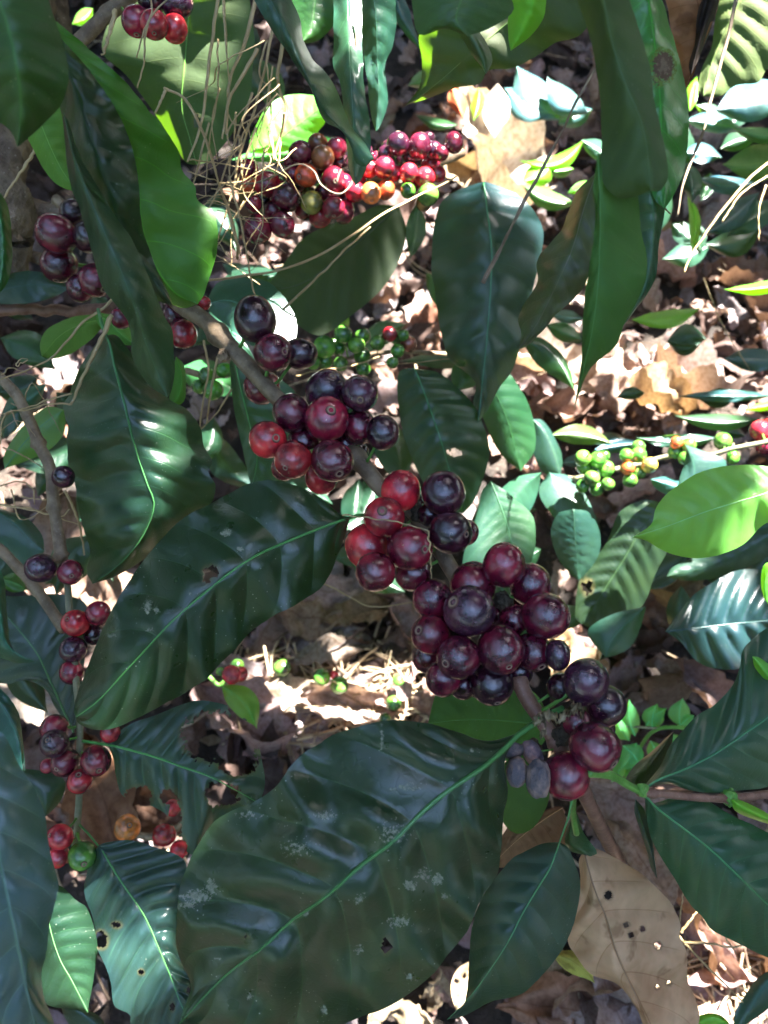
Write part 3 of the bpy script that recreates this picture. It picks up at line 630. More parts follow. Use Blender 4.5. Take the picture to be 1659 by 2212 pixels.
leaf([(-30, 1090), (30, 1130), (70, 1170), (96, 1190)], [(20, 1105), (60, 1120), (90, 1155)], [(-20, 1180), (30, 1225), (70, 1225)], (0.5, 0.5), (0.01, 0.05, 0.045), 'leaf', 'teal leaf with two sun flecks at the left edge', ruffle=0.005)
leaf([(0, 900), (30, 880), (80, 850), (100, 830)], [(40, 890), (80, 880)], [(20, 860), (60, 835)], (0.52, 0.52), (0.02, 0.08, 0.05), 'leaf', 'small dark leaf with bright spots below the bent straws at the left', rib=False)

# big leaf undersides behind the straw, top left
leaf([(415, -60), (405, 60), (398, 150), (392, 230), (410, 300), (425, 356)], [(520, -40), (548, 60), (545, 150), (538, 220), (500, 290), (455, 345)], [(290, -40), (235, 50), (222, 115), (270, 160), (320, 225), (370, 300), (400, 350)],
     (0.44, 0.46, 0.48), (0.022, 0.048, 0.013), 'under', 'wide olive green leaf underside behind the dry straws at the top left', back=True, da=-0.012, db=0.02, nv=6, ribcol=(0.14, 0.33, 0.06), ribw=0.006, holes=[(425, 262, 8, 12), (400, 215, 4, 6)])
leaf([(690, -70), (680, 10), (672, 60), (650, 95)], [(740, -20), (730, 40), (690, 85)], [(630, -30), (635, 30), (640, 75)], (0.5, 0.5), (0.015, 0.06, 0.015), 'leaf', 'dark leaf at the top behind the curving blue sheened leaf', rib=False)
leaf([(545, -60), (590, 10), (625, 80), (660, 160), (700, 235), (735, 275), (775, 315), (808, 343)], [(600, -40), (643, 27), (655, 83), (675, 127), (700, 152), (726, 192), (744, 240), (762, 278), (788, 308)],
     [(540, -20), (586, 62), (622, 115), (670, 190), (686, 233), (703, 263), (738, 283), (760, 320), (768, 350), (788, 360)], (0.30, 0.30, 0.33), (0.016, 0.06, 0.045), 'leaf', 'narrow twisting leaf with blue sheen curving down over the upper cherries', da=0.022, db=0.004, arch=0.1, ribcol=(0.05, 0.12, 0.08))
leaf([(748, -70), (752, 40), (756, 140), (762, 240), (766, 330), (768, 402)], [(778, -30), (782, 80), (786, 180), (798, 260), (800, 330), (782, 385)], [(722, -20), (721, 70), (720, 140), (735, 180), (742, 240), (748, 300), (755, 370)],
     (0.40, 0.41, 0.43), (0.02, 0.075, 0.05), 'leaf', 'long narrow leaf hanging vertically at the top, its middle in full sun', da=0.004, db=0.01, ruffle=0.004, hz=0.5, ribcol=(0.2, 0.28, 0.18))
leaf([(800, -70), (812, 40), (815, 130), (818, 210), (812, 284)], [(848, -30), (856, 40), (848, 100), (832, 145), (838, 220), (822, 270)], [(775, -10), (782, 90), (792, 170), (802, 250)], (0.42, 0.44), (0.012, 0.05, 0.035), 'leaf', 'dark green leaf hanging just right of the sunlit vertical leaf', ruffle=0.004)
leaf([(-0+540, 330), (600, 300), (650, 262), (712, 215)], [(600, 330), (660, 310), (705, 260)], [(540, 300), (570, 240), (610, 208), (670, 205)], (0.56, 0.56), (0.06, 0.3, 0.03), 'young', 'bright green leaf glowing in the sun behind the dry straws', ruffle=0.004)
leaf([(500, 345), (580, 335), (650, 325), (720, 300)], [(560, 350), (640, 345)], [(560, 318), (640, 300), (690, 290)], (0.6, 0.6), (0.04, 0.2, 0.06), 'leaf', 'green leaf lying flat just above the upper row of cherries')
# top centre right
leaf([(1230, -70), (1150, 0), (1060, 80), (990, 140), (930, 190), (876, 227)], [(1300, 0), (1268, 60), (1240, 82), (1199, 93), (1156, 123), (1106, 147), (1055, 152), (1036, 180), (986, 190), (923, 213)],
     [(1100, -60), (980, -20), (908, 65), (912, 133), (906, 187)], (0.40, 0.42, 0.45), (0.028, 0.046, 0.016), 'under', 'broad olive leaf underside with pointed tip hanging at the top right of centre', back=True, nv=7, ribcol=(0.13, 0.24, 0.06), ribw=0.005, vein=0.001, ruffle=0.006)
leaf([(990, -90), (1000, -20), (985, 40), (1010, 78)], [(1080, -30), (1110, 20), (1060, 60)], [(900, -40), (893, 30), (908, 76), (960, 62)], (0.24, 0.24), (0.012, 0.045, 0.012), 'leaf', 'blurred dark leaf close up at the top of the picture, right of centre', rib=False, back=True)
leaf([(1160, -60), (1150, 10), (1130, 60), (1103, 110)], [(1180, -30), (1176, 30), (1152, 72), (1120, 98)], [(1110, -40), (1098, 30), (1098, 80)], (0.27, 0.28), (0.04, 0.26, 0.02), 'young', 'bright green leaf tip pointing down at the top, near the blurred hanging leaves', rib=False, back=True)
leaf([(985, 40), (1020, 80), (1040, 120), (1050, 160)], [(1020, 50), (1055, 100), (1064, 130), (1055, 152)], [(985, 60), (1010, 105), (1030, 130)], (0.36, 0.36), (0.015, 0.05, 0.02), 'leaf', 'small folded dark leaf in front of the broad olive underside', rib=False)
leaf([(850, -30), (865, 30), (890, 70), (912, 110)], [(880, 10), (895, 60)], [(848, 20), (870, 70)], (0.5, 0.5), (0.02, 0.07, 0.08), 'leaf', 'small blue leaf at the top edge above the bare ground', rib=False)
# big hanging leaves upper right
leaf([(1290, -60), (1320, 80), (1350, 180), (1385, 260), (1400, 340), (1405, 412)], [(1345, -30), (1380, 60), (1403, 140), (1412, 210), (1425, 270), (1440, 340), (1442, 385), (1425, 412)], [(1245, -20), (1268, 60), (1284, 120), (1294, 190), (1299, 300), (1298, 380), (1330, 425), (1370, 425)],
     (0.20, 0.21, 0.22), (0.030, 0.062, 0.02), 'under', 'blurred grey green hanging leaf closest to the camera at the upper right', back=True, da=0.01, db=0.012, nv=6, ribcol=(0.07, 0.16, 0.06), ribw=0.006)
leaf([(1292, 330), (1296, 440), (1294, 560), (1284, 680), (1265, 780), (1239, 888)], [(1370, 400), (1386, 500), (1396, 553), (1395, 603), (1373, 655), (1348, 703), (1330, 748), (1282, 788), (1262, 820), (1253, 845)],
     [(1282, 400), (1286, 470), (1276, 553), (1266, 620), (1259, 686), (1257, 753), (1250, 820)], (0.225, 0.235, 0.25), (0.024, 0.095, 0.012), 'under', 'long green leaf hanging to a sharp point at the upper right', back=True, nv=7, da=0.01, db=0.004, ribcol=(0.09, 0.24, 0.06), ribw=0.007)
lfr = leaf([(1390, -60), (1410, 60), (1425, 200), (1430, 320), (1436, 452)], [(1430, 0), (1445, 50), (1461, 100), (1477, 167), (1487, 233), (1487, 300), (1478, 367), (1458, 417)], [(1340, 0), (1350, 150), (1380, 300), (1410, 420)],
     (0.255, 0.26, 0.27), (0.02, 0.15, 0.02), 'leaf', 'dark green hanging leaf with a brown spot ringed in yellow, upper right', da=0.012, db=0.0, rib=False, nv=7, ruffle=0.003, holes=())
leaf([(1400, 380), (1412, 470), (1405, 560), (1385, 640), (1345, 706)], [(1436, 440), (1424, 520), (1420, 575), (1408, 620), (1376, 665)], [(1350, 420), (1370, 520), (1370, 620)], (0.27, 0.28), (0.014, 0.06, 0.035), 'leaf', 'dark bluish leaf hanging behind the sharp-pointed green leaf', rib=False)
leaf([(1290, 370), (1262, 450), (1235, 540), (1195, 630), (1160, 700), (1119, 757)], [(1300, 420), (1290, 520), (1270, 600), (1240, 645), (1206, 676), (1173, 713), (1143, 743)], [(1252, 407), (1230, 450), (1214, 493), (1190, 525), (1166, 553), (1158, 575), (1160, 613), (1133, 656), (1120, 690), (1126, 722)],
     (0.33, 0.35, 0.37), (0.045, 0.05, 0.04), 'leaf', 'dusty grey green leaf with a ragged wavy edge beside the sharp-pointed green leaf', da=0.004, db=0.014, ruffle=0.005, nv=9, ribcol=(0.12, 0.13, 0.08), rpx=4)
decal(lfr, [(1432, 142, 30, 42, .95), (1420, 165, 16, 26, .8)], 'brown_spot', lambda k, nz: (0.10, 0.16, 0.02) if k+nz*.3 > 0.78 else (0.07, 0.035, 0.015) if k+nz*.7 > 0.35 else (0.13, 0.09, 0.05), 1.6)
# dead leaf and striped leaf at the top right
leaf([(1490, -60), (1510, 20), (1508, 80), (1500, 130), (1483, 191)], [(1550, -20), (1548, 20), (1537, 52), (1514, 110), (1497, 165)], [(1430, -30), (1441, 10), (1450, 67), (1466, 133), (1476, 173)], (0.40, 0.42), (0.24, 0.12, 0.06), 'dead',
     'brown dead leaf with black shrivelled edge hanging at the top right', cat='dead leaf', name='dead_leaf', back=True, ruffle=0.012, arch=0.15)
leaf([(1545, -40), (1525, 40), (1508, 100), (1492, 165)], [(1552, 0), (1536, 60), (1512, 120)], [(1512, 10), (1500, 90), (1488, 140)], (0.395, 0.405), (0.03, 0.02, 0.014), 'dead', 'curled blackened strip of the dead leaf at the top right', cat='dead leaf', name='dead_leaf', rib=False, ruffle=0.01)
leaf([(1650, -90), (1600, 0), (1570, 60), (1540, 130), (1519, 208)], [(1720, 0), (1700, 100), (1655, 150), (1637, 178), (1590, 184), (1556, 207)], [(1580, -60), (1546, 33), (1539, 100), (1515, 150), (1509, 190)], (0.46, 0.48), (0.05, 0.09, 0.022), 'under',
     'striped olive green leaf underside in the top right corner', back=True, nv=8, vein=0.0007, ribcol=(0.12, 0.2, 0.05), ribw=0.006)
# ================================================================ upper cherry row
ur = thing('coffee_branch', 'upper coffee branch with a long row of mixed red, orange and dark cherries', 'branch', P(530, 400, 0.50), GM)
urp = [(500, 400, 0.52), (600, 408, 0.51), (700, 410, 0.51), (800, 395, 0.51), (900, 370, 0.52), (1000, 330, 0.54)]
tube('stem', urp, 9, M['bark'], ur, lumps=0.2); US = px_line(urp)
cherries(ur, [(697, 340, 25, 'b', (0.1, -0.7)), (618, 427, 29, 'm', (0.95, 0.2), 1.06), (720, 388, 26, 'n', (0.2, 0.1)), (661, 379, 24, 'o', (-0.6, 0.1)), (801, 417, 21, 'y', (0.1, 0.8), 1.15), (720, 448, 24, 'n', (0.05, 0.85)),
 (578, 398, 28, 'r'), (557, 495, 29, 'n', (0, 0.98)), (609, 485, 26, 'm', (-0.5, -0.8), 1.08), (673, 438, 24, 'v'), (691, 467, 24, 'r', (-0.9, -0.2)), (742, 458, 24, 'n'), (766, 414, 22, 'r'), (833, 410, 20, 'o'),
 (830, 362, 22, 'n', (0.2, -0.6)), (798, 366, 18, 'r'), (883, 374, 20, 'R'), (918, 384, 22, 'R', (0.2, -0.1)), (860, 311, 24, 'k', (0, -.9)), (906, 316, 25, 'm', (0.2, -0.95)), (981, 308, 20, 'm', (0.1, 0.98), 1.12),
 (649, 332, 26, 'm'), (686, 310, 21, 'b'), (728, 319, 21, 'n'), (733, 350, 20, 'k'), (633, 377, 20, 'n'), (851, 374, 18, 'n'), (936, 325, 19, 'k'), (953, 331, 16, 'm'), (930, 354, 21, 'n'), (946, 376, 17, 'r'),
 (833, 331, 17, 'k'), (881, 412, 16, 'g'), (925, 421, 22, 'G'), (743, 395, 19, 'n'), (536, 399, 18, 'o'), (537, 366, 22, 'n'), (783, 330, 22, 'k'), (885, 340, 18, 'k'), (570, 430, 16, 'k'), (915, 440, 16, 'v'),
 (600, 405, 20, 'n'), (590, 455, 20, 'm'), (640, 400, 20, 'm'), (655, 455, 18, 'n'), (700, 415, 20, 'm'), (705, 370, 20, 'm'), (750, 430, 18, 'm'), (775, 385, 18, 'n'), (815, 345, 17, 'm'), (870, 345, 18, 'k'), (890, 400, 16, 'n'), (630, 350, 18, 'm'), (548, 440, 18, 'n'), (925, 300, 15, 'k'), (840, 318, 16, 'k')], 0.485, US, True, grow=1.05)

# ================================================================ lower left branch
ll = thing('coffee_branch', 'thin grey stem down the left side with red and dark cherries above one green cherry', 'branch', P(120, 1180, 0.40), GM)
llp = [(-20, 800, 0.42), (30, 845, 0.41), (60, 900, 0.41), (85, 960, 0.405), (107, 1010, 0.40), (117, 1100, 0.40), (132, 1200, 0.40), (137, 1212, 0.40)]
tube('stem', llp, 12, M['bark'], ll, n=60, lumps=0.22, nodes=(0.42, 0.74, 0.97), seg=12)
lq = [(137, 1212, 0.40), (145, 1260, 0.395), (150, 1320, 0.39), (160, 1420, 0.385), (172, 1560, 0.38), (172, 1640, 0.38), (170, 1740, 0.385), (160, 1850, 0.39)]
tube('green_stem', lq, 7.5, M['palestem'], ll, n=50, lumps=0.12, seg=10)
LS = px_line(llp)+px_line(lq)
cherries(ll, [(137, 1030, 25, 'k'), (88, 1227, 32, 'p', (-0.9, 0.1), 1.08), (152, 1236, 28, 'm', (0.1, 0.3)), (163, 1346, 30, 'R', (-0.5, -0.25)), (158, 1403, 29, 'p'), (155, 1452, 27, 'n'), (212, 1325, 27, 'n'), (203, 1370, 23, 'k'),
 (118, 1606, 31, 'p', (-0.45, -0.2)), (141, 1647, 31, 'm', (-0.45, 0.35)), (207, 1643, 33, 'n', (0.2, 0.6)), (118, 1574, 31, 'n'), (172, 1688, 27, 'r', (-0.1, -0.6)), (103, 1655, 17, 'n'), (238, 1583, 22, 'r'),
 (178, 1849, 31, 'G', (0.1, 0.5), 1.05), (130, 1808, 28, 'r', (-0.7, -0.1)), (126, 1850, 25, 'R')], lambda x, y: 0.385 if y < 1500 else 0.37, LS)
leaf([(233, 1609), (290, 1623), (350, 1639), (400, 1659), (467, 1682), (520, 1712), (560, 1738)], [(245, 1640), (250, 1675), (263, 1716), (300, 1730), (360, 1760), (372, 1800), (415, 1846), (440, 1810), (462, 1775), (500, 1760), (545, 1748)],
     [(240, 1594), (283, 1563), (333, 1546), (383, 1526), (433, 1513), (493, 1524), (545, 1550), (562, 1620), (572, 1690)], (0.37, 0.365, 0.37), (0.016, 0.05, 0.05), 'leaf', parent=ll, vein=0.0012,
     holes=[(465, 1592, 75, 55), (512, 1625, 48, 52), (430, 1612, 28, 26), (548, 1585, 30, 34), (480, 1716, 36, 27), (300, 1722, 28, 24), (362, 1722, 17, 16), (378, 1768, 14, 50), (520, 1535, 30, 22), (392, 1830, 12, 22)], res=2.4, ribcol=(0.09, 0.32, 0.07), petiole=[(172, 1600, 0.38), (200, 1604, 0.375)], partlabel='insect eaten bluish leaf with large ragged holes', ruffle=0.005)
leaf([(213, 1826), (233, 1859), (277, 1926), (313, 1982), (340, 2042), (370, 2109), (393, 2169), (413, 2212), (430, 2270)], [(233, 1819), (283, 1815), (333, 1829), (398, 1858), (400, 1909), (392, 1959), (385, 2059), (420, 2122), (440, 2200)],
     [(195, 1850), (187, 1886), (182, 1926), (197, 1976), (207, 2009), (210, 2052), (230, 2092), (240, 2126), (247, 2172), (280, 2192), (290, 2225), (380, 2280)], (0.37, 0.36, 0.355), (0.014, 0.042, 0.045), 'leaf', parent=ll, vein=0.0017, nv=11,
     holes=[(412, 2140, 9, 8), (372, 2175, 5, 9), (252, 1998, 9, 6), (218, 2030, 14, 18), (305, 2100, 6, 6)], res=2.0, ribcol=(0.07, 0.25, 0.06), petiole=[(172, 1782, 0.385), (190, 1800, 0.38)])
leaf([(160, 1582), (133, 1523), (110, 1473), (77, 1406), (17, 1333), (-50, 1270)], [(172, 1530), (180, 1450), (188, 1370), (185, 1305), (120, 1283), (20, 1288)], [(120, 1530), (100, 1492), (60, 1470), (0, 1475), (-60, 1420)], (0.40, 0.43, 0.44), (0.014, 0.035, 0.035), 'leaf', parent=ll, ribcol=(0.08, 0.2, 0.06), vein=0.0012)
leaf([(-30, 1190), (-5, 1290), (10, 1380), (45, 1415), (80, 1430)], [(5, 1240), (16, 1330), (22, 1390), (50, 1425)], [(-40, 1300), (-20, 1400), (30, 1430)], (0.33, 0.34), (0.02, 0.1, 0.06), 'leaf', 'small teal leaf at the left edge with its tip pointing right', arch=0.1, rib=False)
tube('twig', [(-30, 1165, 0.43), (20, 1205, 0.425), (80, 1275, 0.42), (140, 1360, 0.41)], 12, M['bark'], None, lumps=0.22, nodes=(0.6,)); tag(bpy.context.scene.collection.objects[-1], 'thin bare grey twig slanting in from the left edge towards the red cherries', 'twig')
# leaves lower left
leaf([(-60, 1560), (-20, 1700), (0, 1850), (30, 2000), (60, 2150), (90, 2280)], [(5, 1585), (43, 1655), (73, 1699), (97, 1759), (102, 1809), (117, 1872), (127, 1919), (110, 1985), (102, 2050), (90, 2105), (97, 2159), (117, 2215)], [(-150, 1650), (-180, 1850), (-140, 2050), (-20, 2230)],
     (0.225, 0.22, 0.23), (0.05, 0.095, 0.11), 'leaf', 'large sky-tinted blue grey leaf close to the camera along the lower left edge', da=0.01, db=-0.004, vein=0.0006, ruffle=0.004, ribw=0.004, res=1.2)  # sky sheen painted into the blue grey base colour
leaf([(-60, 1450), (0, 1520), (40, 1600), (48, 1670)], [(0, 1487), (30, 1520), (46, 1570), (52, 1630)], [(-60, 1560), (-10, 1640)], (0.32, 0.31), (0.012, 0.06, 0.05), 'leaf', 'dark leaf with pale blue sheen at the left edge above the large blue grey one', ruffle=0.006)
leaf([(40, 1660), (70, 1700), (95, 1735), (98, 1765)], [(90, 1665), (140, 1685), (130, 1730)], [(50, 1700), (80, 1750)], (0.42, 0.42), (0.01, 0.035, 0.025), 'leaf', 'dark green leaf under the lower left cherry bunch', rib=False)
leaf([(95, 1930), (110, 2010), (130, 2075), (155, 2120), (190, 2188)], [(127, 1912), (165, 1945), (190, 1966), (210, 2036), (203, 2109), (192, 2170)], [(80, 2000), (78, 2060), (88, 2120), (100, 2170), (147, 2179)], (0.36, 0.37), (0.009, 0.032, 0.018), 'leaf', 'green leaf with a bright sun patch beside the large blue grey leaf', ribcol=(0.12, 0.3, 0.1))
leaf([(390, 2200), (440, 2178), (490, 2185), (540, 2240)], [(430, 2230), (480, 2240)], [(420, 2165), (480, 2168), (520, 2200)], (0.3, 0.3), (0.02, 0.06, 0.03), 'under', 'folded leaf tip curling up at the bottom edge left of centre', back=True, rib=False)
leaf([(130, 2160), (180, 2190), (230, 2240)], [(170, 2175), (220, 2200)], [(140, 2200), (180, 2240)], (0.42, 0.42), (0.012, 0.04, 0.03), 'leaf', 'dark leaf at the bottom edge below the sun-patched leaf', rib=False)
lw = thing('coffee_branch', 'hidden side branch carrying orange and red cherries behind the insect eaten leaf', 'branch', P(330, 1800, 0.47), GM)
tube('stem', [(285, 1800, 0.50), (330, 1808, 0.50), (380, 1790, 0.5), (430, 1740, 0.51)], 8, M['bark'], lw, lumps=0.2)
cherries(lw, [(275, 1788, 29, 'y', (0.2, -0.2)), (355, 1803, 25, 'R', (0.7, 0.1)), (373, 1745, 19, 'r'), (388, 1835, 20, 'R')], 0.46, px_line([(285, 1800, .5), (380, 1790, .5)]))
leaf([(1262, 1838), (1279, 1909), (1306, 1976), (1325, 2042), (1350, 2102), (1385, 2172), (1410, 2225), (1435, 2290)], [(1279, 1832), (1313, 1844), (1373, 1879), (1410, 1909), (1449, 1949), (1468, 1992), (1467, 2026), (1483, 2059), (1487, 2119), (1503, 2159), (1510, 2206), (1480, 2270)],
     [(1250, 1860), (1254, 1900), (1247, 1959), (1226, 2026), (1246, 2069), (1279, 2106), (1333, 2126), (1373, 2176), (1390, 2215), (1420, 2280)], (0.37, 0.38, 0.40), (0.52, 0.36, 0.23), 'dead', 'large tan dead leaf with small round holes at the bottom right', cat='dead leaf', name='dead_leaf',
     holes=[(1314, 1934, 8, 8.5), (1353, 1998, 6, 5.5), (1363, 2020, 5, 6), (1388, 2007, 5, 5), (1421, 2042, 7, 7), (1445, 2124, 5, 4), (1420, 2132, 4, 5)], res=2.6, back=True, da=0.03, db=0.012, ruffle=0.012, nv=7, ribcol=(0.26, 0.15, 0.08), ribw=0.008, arch=0.09, vein=0.0012)
leaf([(1215, 1745), (1160, 1780), (1110, 1820), (1060, 1875)], [(1230, 1800), (1200, 1850), (1130, 1870)], [(1170, 1755), (1110, 1775), (1080, 1815)], (0.40, 0.42), (0.28, 0.17, 0.1), 'dead', 'brown ribbed dead leaf tucked between the large dark leaf and the branch end', cat='dead leaf', name='dead_leaf', vein=0.002, nv=12)

# lime leaf on the right
leaf([(1720, 1030), (1660, 1063), (1590, 1085), (1523, 1106), (1440, 1137), (1366, 1161)], [(1700, 1120), (1659, 1129), (1639, 1143), (1606, 1176), (1556, 1198), (1506, 1206), (1459, 1199), (1426, 1186), (1396, 1168)],
     [(1690, 1010), (1623, 1005), (1573, 1006), (1523, 1016), (1473, 1043), (1436, 1070), (1416, 1100), (1406, 1133)], (0.37, 0.36), (0.12, 0.38, 0.07), 'young', 'smooth lime green young leaf at the right edge, pointing left', nv=8, ribcol=(0.3, 0.62, 0.2), vein=0.0012, ribw=0.008, da=0.012)
leaf([(1680, 1210), (1655, 1250), (1652, 1290), (1670, 1320)], [(1700, 1260)], [(1650, 1220), (1644, 1256), (1650, 1290)], (0.36, 0.36), (0.1, 0.4, 0.04), 'young', 'small lime leaf edge showing at the right border', rib=False)
leaf([(1625, 1418), (1645, 1440), (1665, 1470)], [(1640, 1420), (1665, 1440)], [(1630, 1440), (1650, 1465)], (0.33, 0.33), (0.14, 0.45, 0.08), 'young', 'tiny bright leaf bud at the right edge above the large dark leaf', rib=False)
leaf([(1500, 2215), (1540, 2198), (1575, 2215), (1600, 2250)], [(1530, 2240)], [(1515, 2192), (1560, 2194)], (0.45, 0.45), (0.1, 0.38, 0.04), 'young', 'bright green leaf tip at the bottom right edge', rib=False)
leaf([(1700, 2080), (1650, 2130), (1620, 2180), (1590, 2230)], [(1690, 2150)], [(1640, 2110), (1600, 2165), (1585, 2200)], (0.45, 0.45), (0.015, 0.06, 0.05), 'leaf', 'dark bluish leaf in the bottom right corner', rib=False)

# ================================================================ middle distance foliage
leaf([(1046, 392), (1060, 530), (1060, 620), (1053, 720), (1045, 800), (1033, 913)], [(1078, 402), (1120, 422), (1150, 450), (1174, 500), (1165, 570), (1142, 660), (1126, 740), (1106, 800), (1080, 836), (1055, 883)],
     [(1012, 402), (970, 420), (947, 450), (936, 500), (932, 580), (942, 650), (953, 720), (970, 775), (1000, 800), (1028, 830), (1022, 872)], (0.52, 0.53, 0.55), (0.009, 0.030, 0.036), 'leaf', 'large blue sheened leaf hanging right of centre with its upper end in full sun', hz=0.15, vein=0.0016, nv=8, da=0.02, db=0.02, arch=0.08, ruffle=0.006, res=1.6, ribcol=(0.05, 0.2, 0.08), holes=[(996, 785, 10, 8)])
leaf([(893, 795), (903, 813), (930, 886), (955, 960), (975, 1030), (1000, 1110)], [(953, 808), (1013, 863), (1046, 920), (1057, 976), (1048, 1020), (1025, 1080)], [(865, 800), (858, 830), (862, 886), (876, 953), (903, 1020), (925, 1055), (965, 1100)],
     (0.50, 0.51, 0.53), (0.009, 0.034, 0.026), 'leaf', 'dark glossy leaf right of the dark cherries with a torn hole near its edge', holes=[(984, 978, 15, 8)], vein=0.0015, res=1.6, ribcol=(0.05, 0.2, 0.06), da=0.02, db=0.01)
leaf([(862, 445), (800, 500), (730, 560), (660, 610), (575, 628)], [(878, 500), (866, 553), (850, 590), (813, 636), (753, 686), (690, 725), (636, 696), (600, 660)], [(820, 443), (766, 467), (700, 490), (653, 517), (620, 560), (590, 600)], (0.57, 0.58), (0.012, 0.026, 0.010), 'under', 'wide dark leaf underside with brown blotches below the upper cherries', back=True, vein=0.0016, nv=8, ruffle=0.006)
leaf([(505, 770), (520, 840), (540, 920), (555, 990), (545, 1055)], [(560, 790), (640, 850), (660, 940), (640, 1010), (590, 1060)], [(497, 790), (505, 880), (520, 950), (530, 1000), (540, 1040)], (0.46, 0.48), (0.018, 0.065, 0.035), 'leaf', 'teal green leaf half hidden behind the red and maroon cherry cluster', ribcol=(0.1, 0.35, 0.1))
leaf([(445, 655), (500, 650), (550, 680), (570, 745)], [(470, 610), (530, 600), (590, 615), (640, 690), (630, 750), (590, 760)], [(460, 680), (500, 710), (540, 745)], (0.5, 0.5), (0.022, 0.08, 0.055), 'leaf', 'pale teal leaf catching full sun behind the topmost dark cherry', hz=0.5)
leaf([(450, 700), (490, 720), (525, 760), (560, 800)], [(480, 700), (530, 740)], [(470, 730), (510, 770)], (0.47, 0.47), (0.03, 0.11, 0.07), 'leaf', 'narrow teal leaf crossing behind the branch above the scarred node', rib=False)
leaf([(1030, 790), (1070, 850), (1100, 920), (1125, 1018)], [(1090, 800), (1130, 850), (1152, 910), (1155, 970)], [(1030, 850), (1050, 920), (1085, 985)], (0.58, 0.6), (0.009, 0.042, 0.018), 'leaf', 'mid green leaf hanging between the two dark sheened leaves and the bare ground')
leaf([(1010, 780), (1020, 800), (1000, 830), (985, 845)], [(1040, 790), (1030, 830)], [(980, 790), (975, 820)], (0.57, 0.57), (0.02, 0.07, 0.03), 'leaf', 'small dark leaf below the blue sheened leaf edge', rib=False)
leaf([(1150, 905), (1180, 940), (1200, 985), (1210, 1030)], [(1175, 910), (1205, 960), (1215, 1000)], [(1145, 950), (1160, 1000), (1180, 1025)], (0.66, 0.66), (0.01, 0.035, 0.03), 'leaf', 'very dark leaf left of the bright green cherries', rib=False)
leaf([(1240, 842), (1212, 790), (1180, 755), (1128, 738)], [(1232, 800), (1205, 755), (1165, 728)], [(1225, 830), (1185, 808), (1150, 775)], (0.66, 0.67), (0.012, 0.05, 0.018), 'leaf', 'dark green leaf lying over the sunlit dead leaves, pointing up left')
leaf([(1170, 1020), (1130, 1050), (1090, 1100), (1070, 1140)], [(1160, 1070), (1130, 1120)], [(1120, 1030), (1070, 1070), (1060, 1110)], (0.6, 0.6), (0.02, 0.07, 0.05), 'leaf', 'pale teal leaf tip left of the rounded teal leaf', rib=False)
leaf([(1185, 1020), (1220, 1060), (1250, 1110), (1280, 1150)], [(1230, 1030), (1270, 1080), (1290, 1130)], [(1165, 1060), (1190, 1110), (1240, 1150)], (0.64, 0.64), (0.018, 0.055, 0.045), 'leaf', 'sun-flecked teal leaf under the bright green cherries', hz=0.5)
leaf([(1239, 1100), (1243, 1173), (1248, 1215), (1250, 1253)], [(1275, 1108), (1298, 1163), (1285, 1215)], [(1205, 1110), (1190, 1150), (1200, 1195), (1225, 1233)], (0.6, 0.62), (0.010, 0.036, 0.03), 'leaf', 'rounded teal leaf with its tip down, right of the dark cherries', nv=8, vein=0.0013)
leaf([(1060, 1040), (1080, 1090), (1100, 1150), (1120, 1240)], [(1105, 1070), (1150, 1115), (1157, 1170), (1145, 1220)], [(1042, 1060), (1030, 1110), (1015, 1160), (1000, 1210), (1010, 1250)], (0.52, 0.54), (0.014, 0.048, 0.03), 'leaf', 'teal leaf with a bright sunlit left edge behind the central cherries', hz=0.4)
leaf([(1440, 1090), (1389, 1139), (1349, 1206), (1306, 1273), (1262, 1350)], [(1460, 1150), (1443, 1190), (1416, 1239), (1389, 1306), (1339, 1340), (1290, 1360)], [(1390, 1080), (1339, 1106), (1313, 1166), (1286, 1206), (1253, 1250), (1243, 1306), (1245, 1340)], (0.62, 0.64), (0.010, 0.024, 0.012), 'leaf', 'long dark olive leaf slanting down right of the cherries with a brown spot', vein=0.0014, nv=10, holes=[(1268, 1268, 12, 14)])
leaf([(1395, 1310), (1350, 1350), (1320, 1385), (1308, 1420)], [(1385, 1350), (1365, 1395), (1330, 1415)], [(1330, 1325), (1280, 1350), (1268, 1370), (1290, 1400)], (0.6, 0.6), (0.014, 0.06, 0.045), 'leaf', 'dark leaf with blue patches at the foot of the long olive leaf', vein=0.0012)
leaf([(1437, 1363), (1500, 1358), (1570, 1350), (1660, 1340), (1730, 1330)], [(1473, 1390), (1506, 1429), (1556, 1446), (1610, 1440), (1680, 1400)], [(1465, 1325), (1506, 1279), (1573, 1240), (1623, 1229), (1690, 1245)], (0.53, 0.53), (0.009, 0.03, 0.036), 'leaf', 'big dark blue leaf at the right edge, lower half of the picture', vein=0.002, nv=7, res=1.4, ribcol=(0.02, 0.07, 0.06), ruffle=0.006)
leaf([(1700, 1130), (1620, 1180), (1540, 1220), (1440, 1245)], [(1660, 1200), (1580, 1240), (1490, 1255)], [(1620, 1150), (1540, 1190), (1460, 1220)], (0.62, 0.64), (0.012, 0.035, 0.025), 'leaf', 'dark leaf in the shade directly under the lime green leaf')
leaf([(1480, 960), (1500, 1010), (1490, 1060), (1470, 1110)], [(1520, 975), (1570, 1000), (1530, 1060)], [(1478, 1000), (1462, 1060)], (0.56, 0.56), (0.02, 0.06, 0.05), 'leaf', 'dark leaf rising behind the lime green leaf', rib=False)
leaf([(1405, 1035), (1430, 1042), (1460, 1052), (1480, 1075)], [(1440, 1030), (1475, 1045)], [(1415, 1055), (1450, 1072)], (0.6, 0.6), (0.02, 0.08, 0.08), 'leaf', 'small teal leaf left of the lime leaf', rib=False)
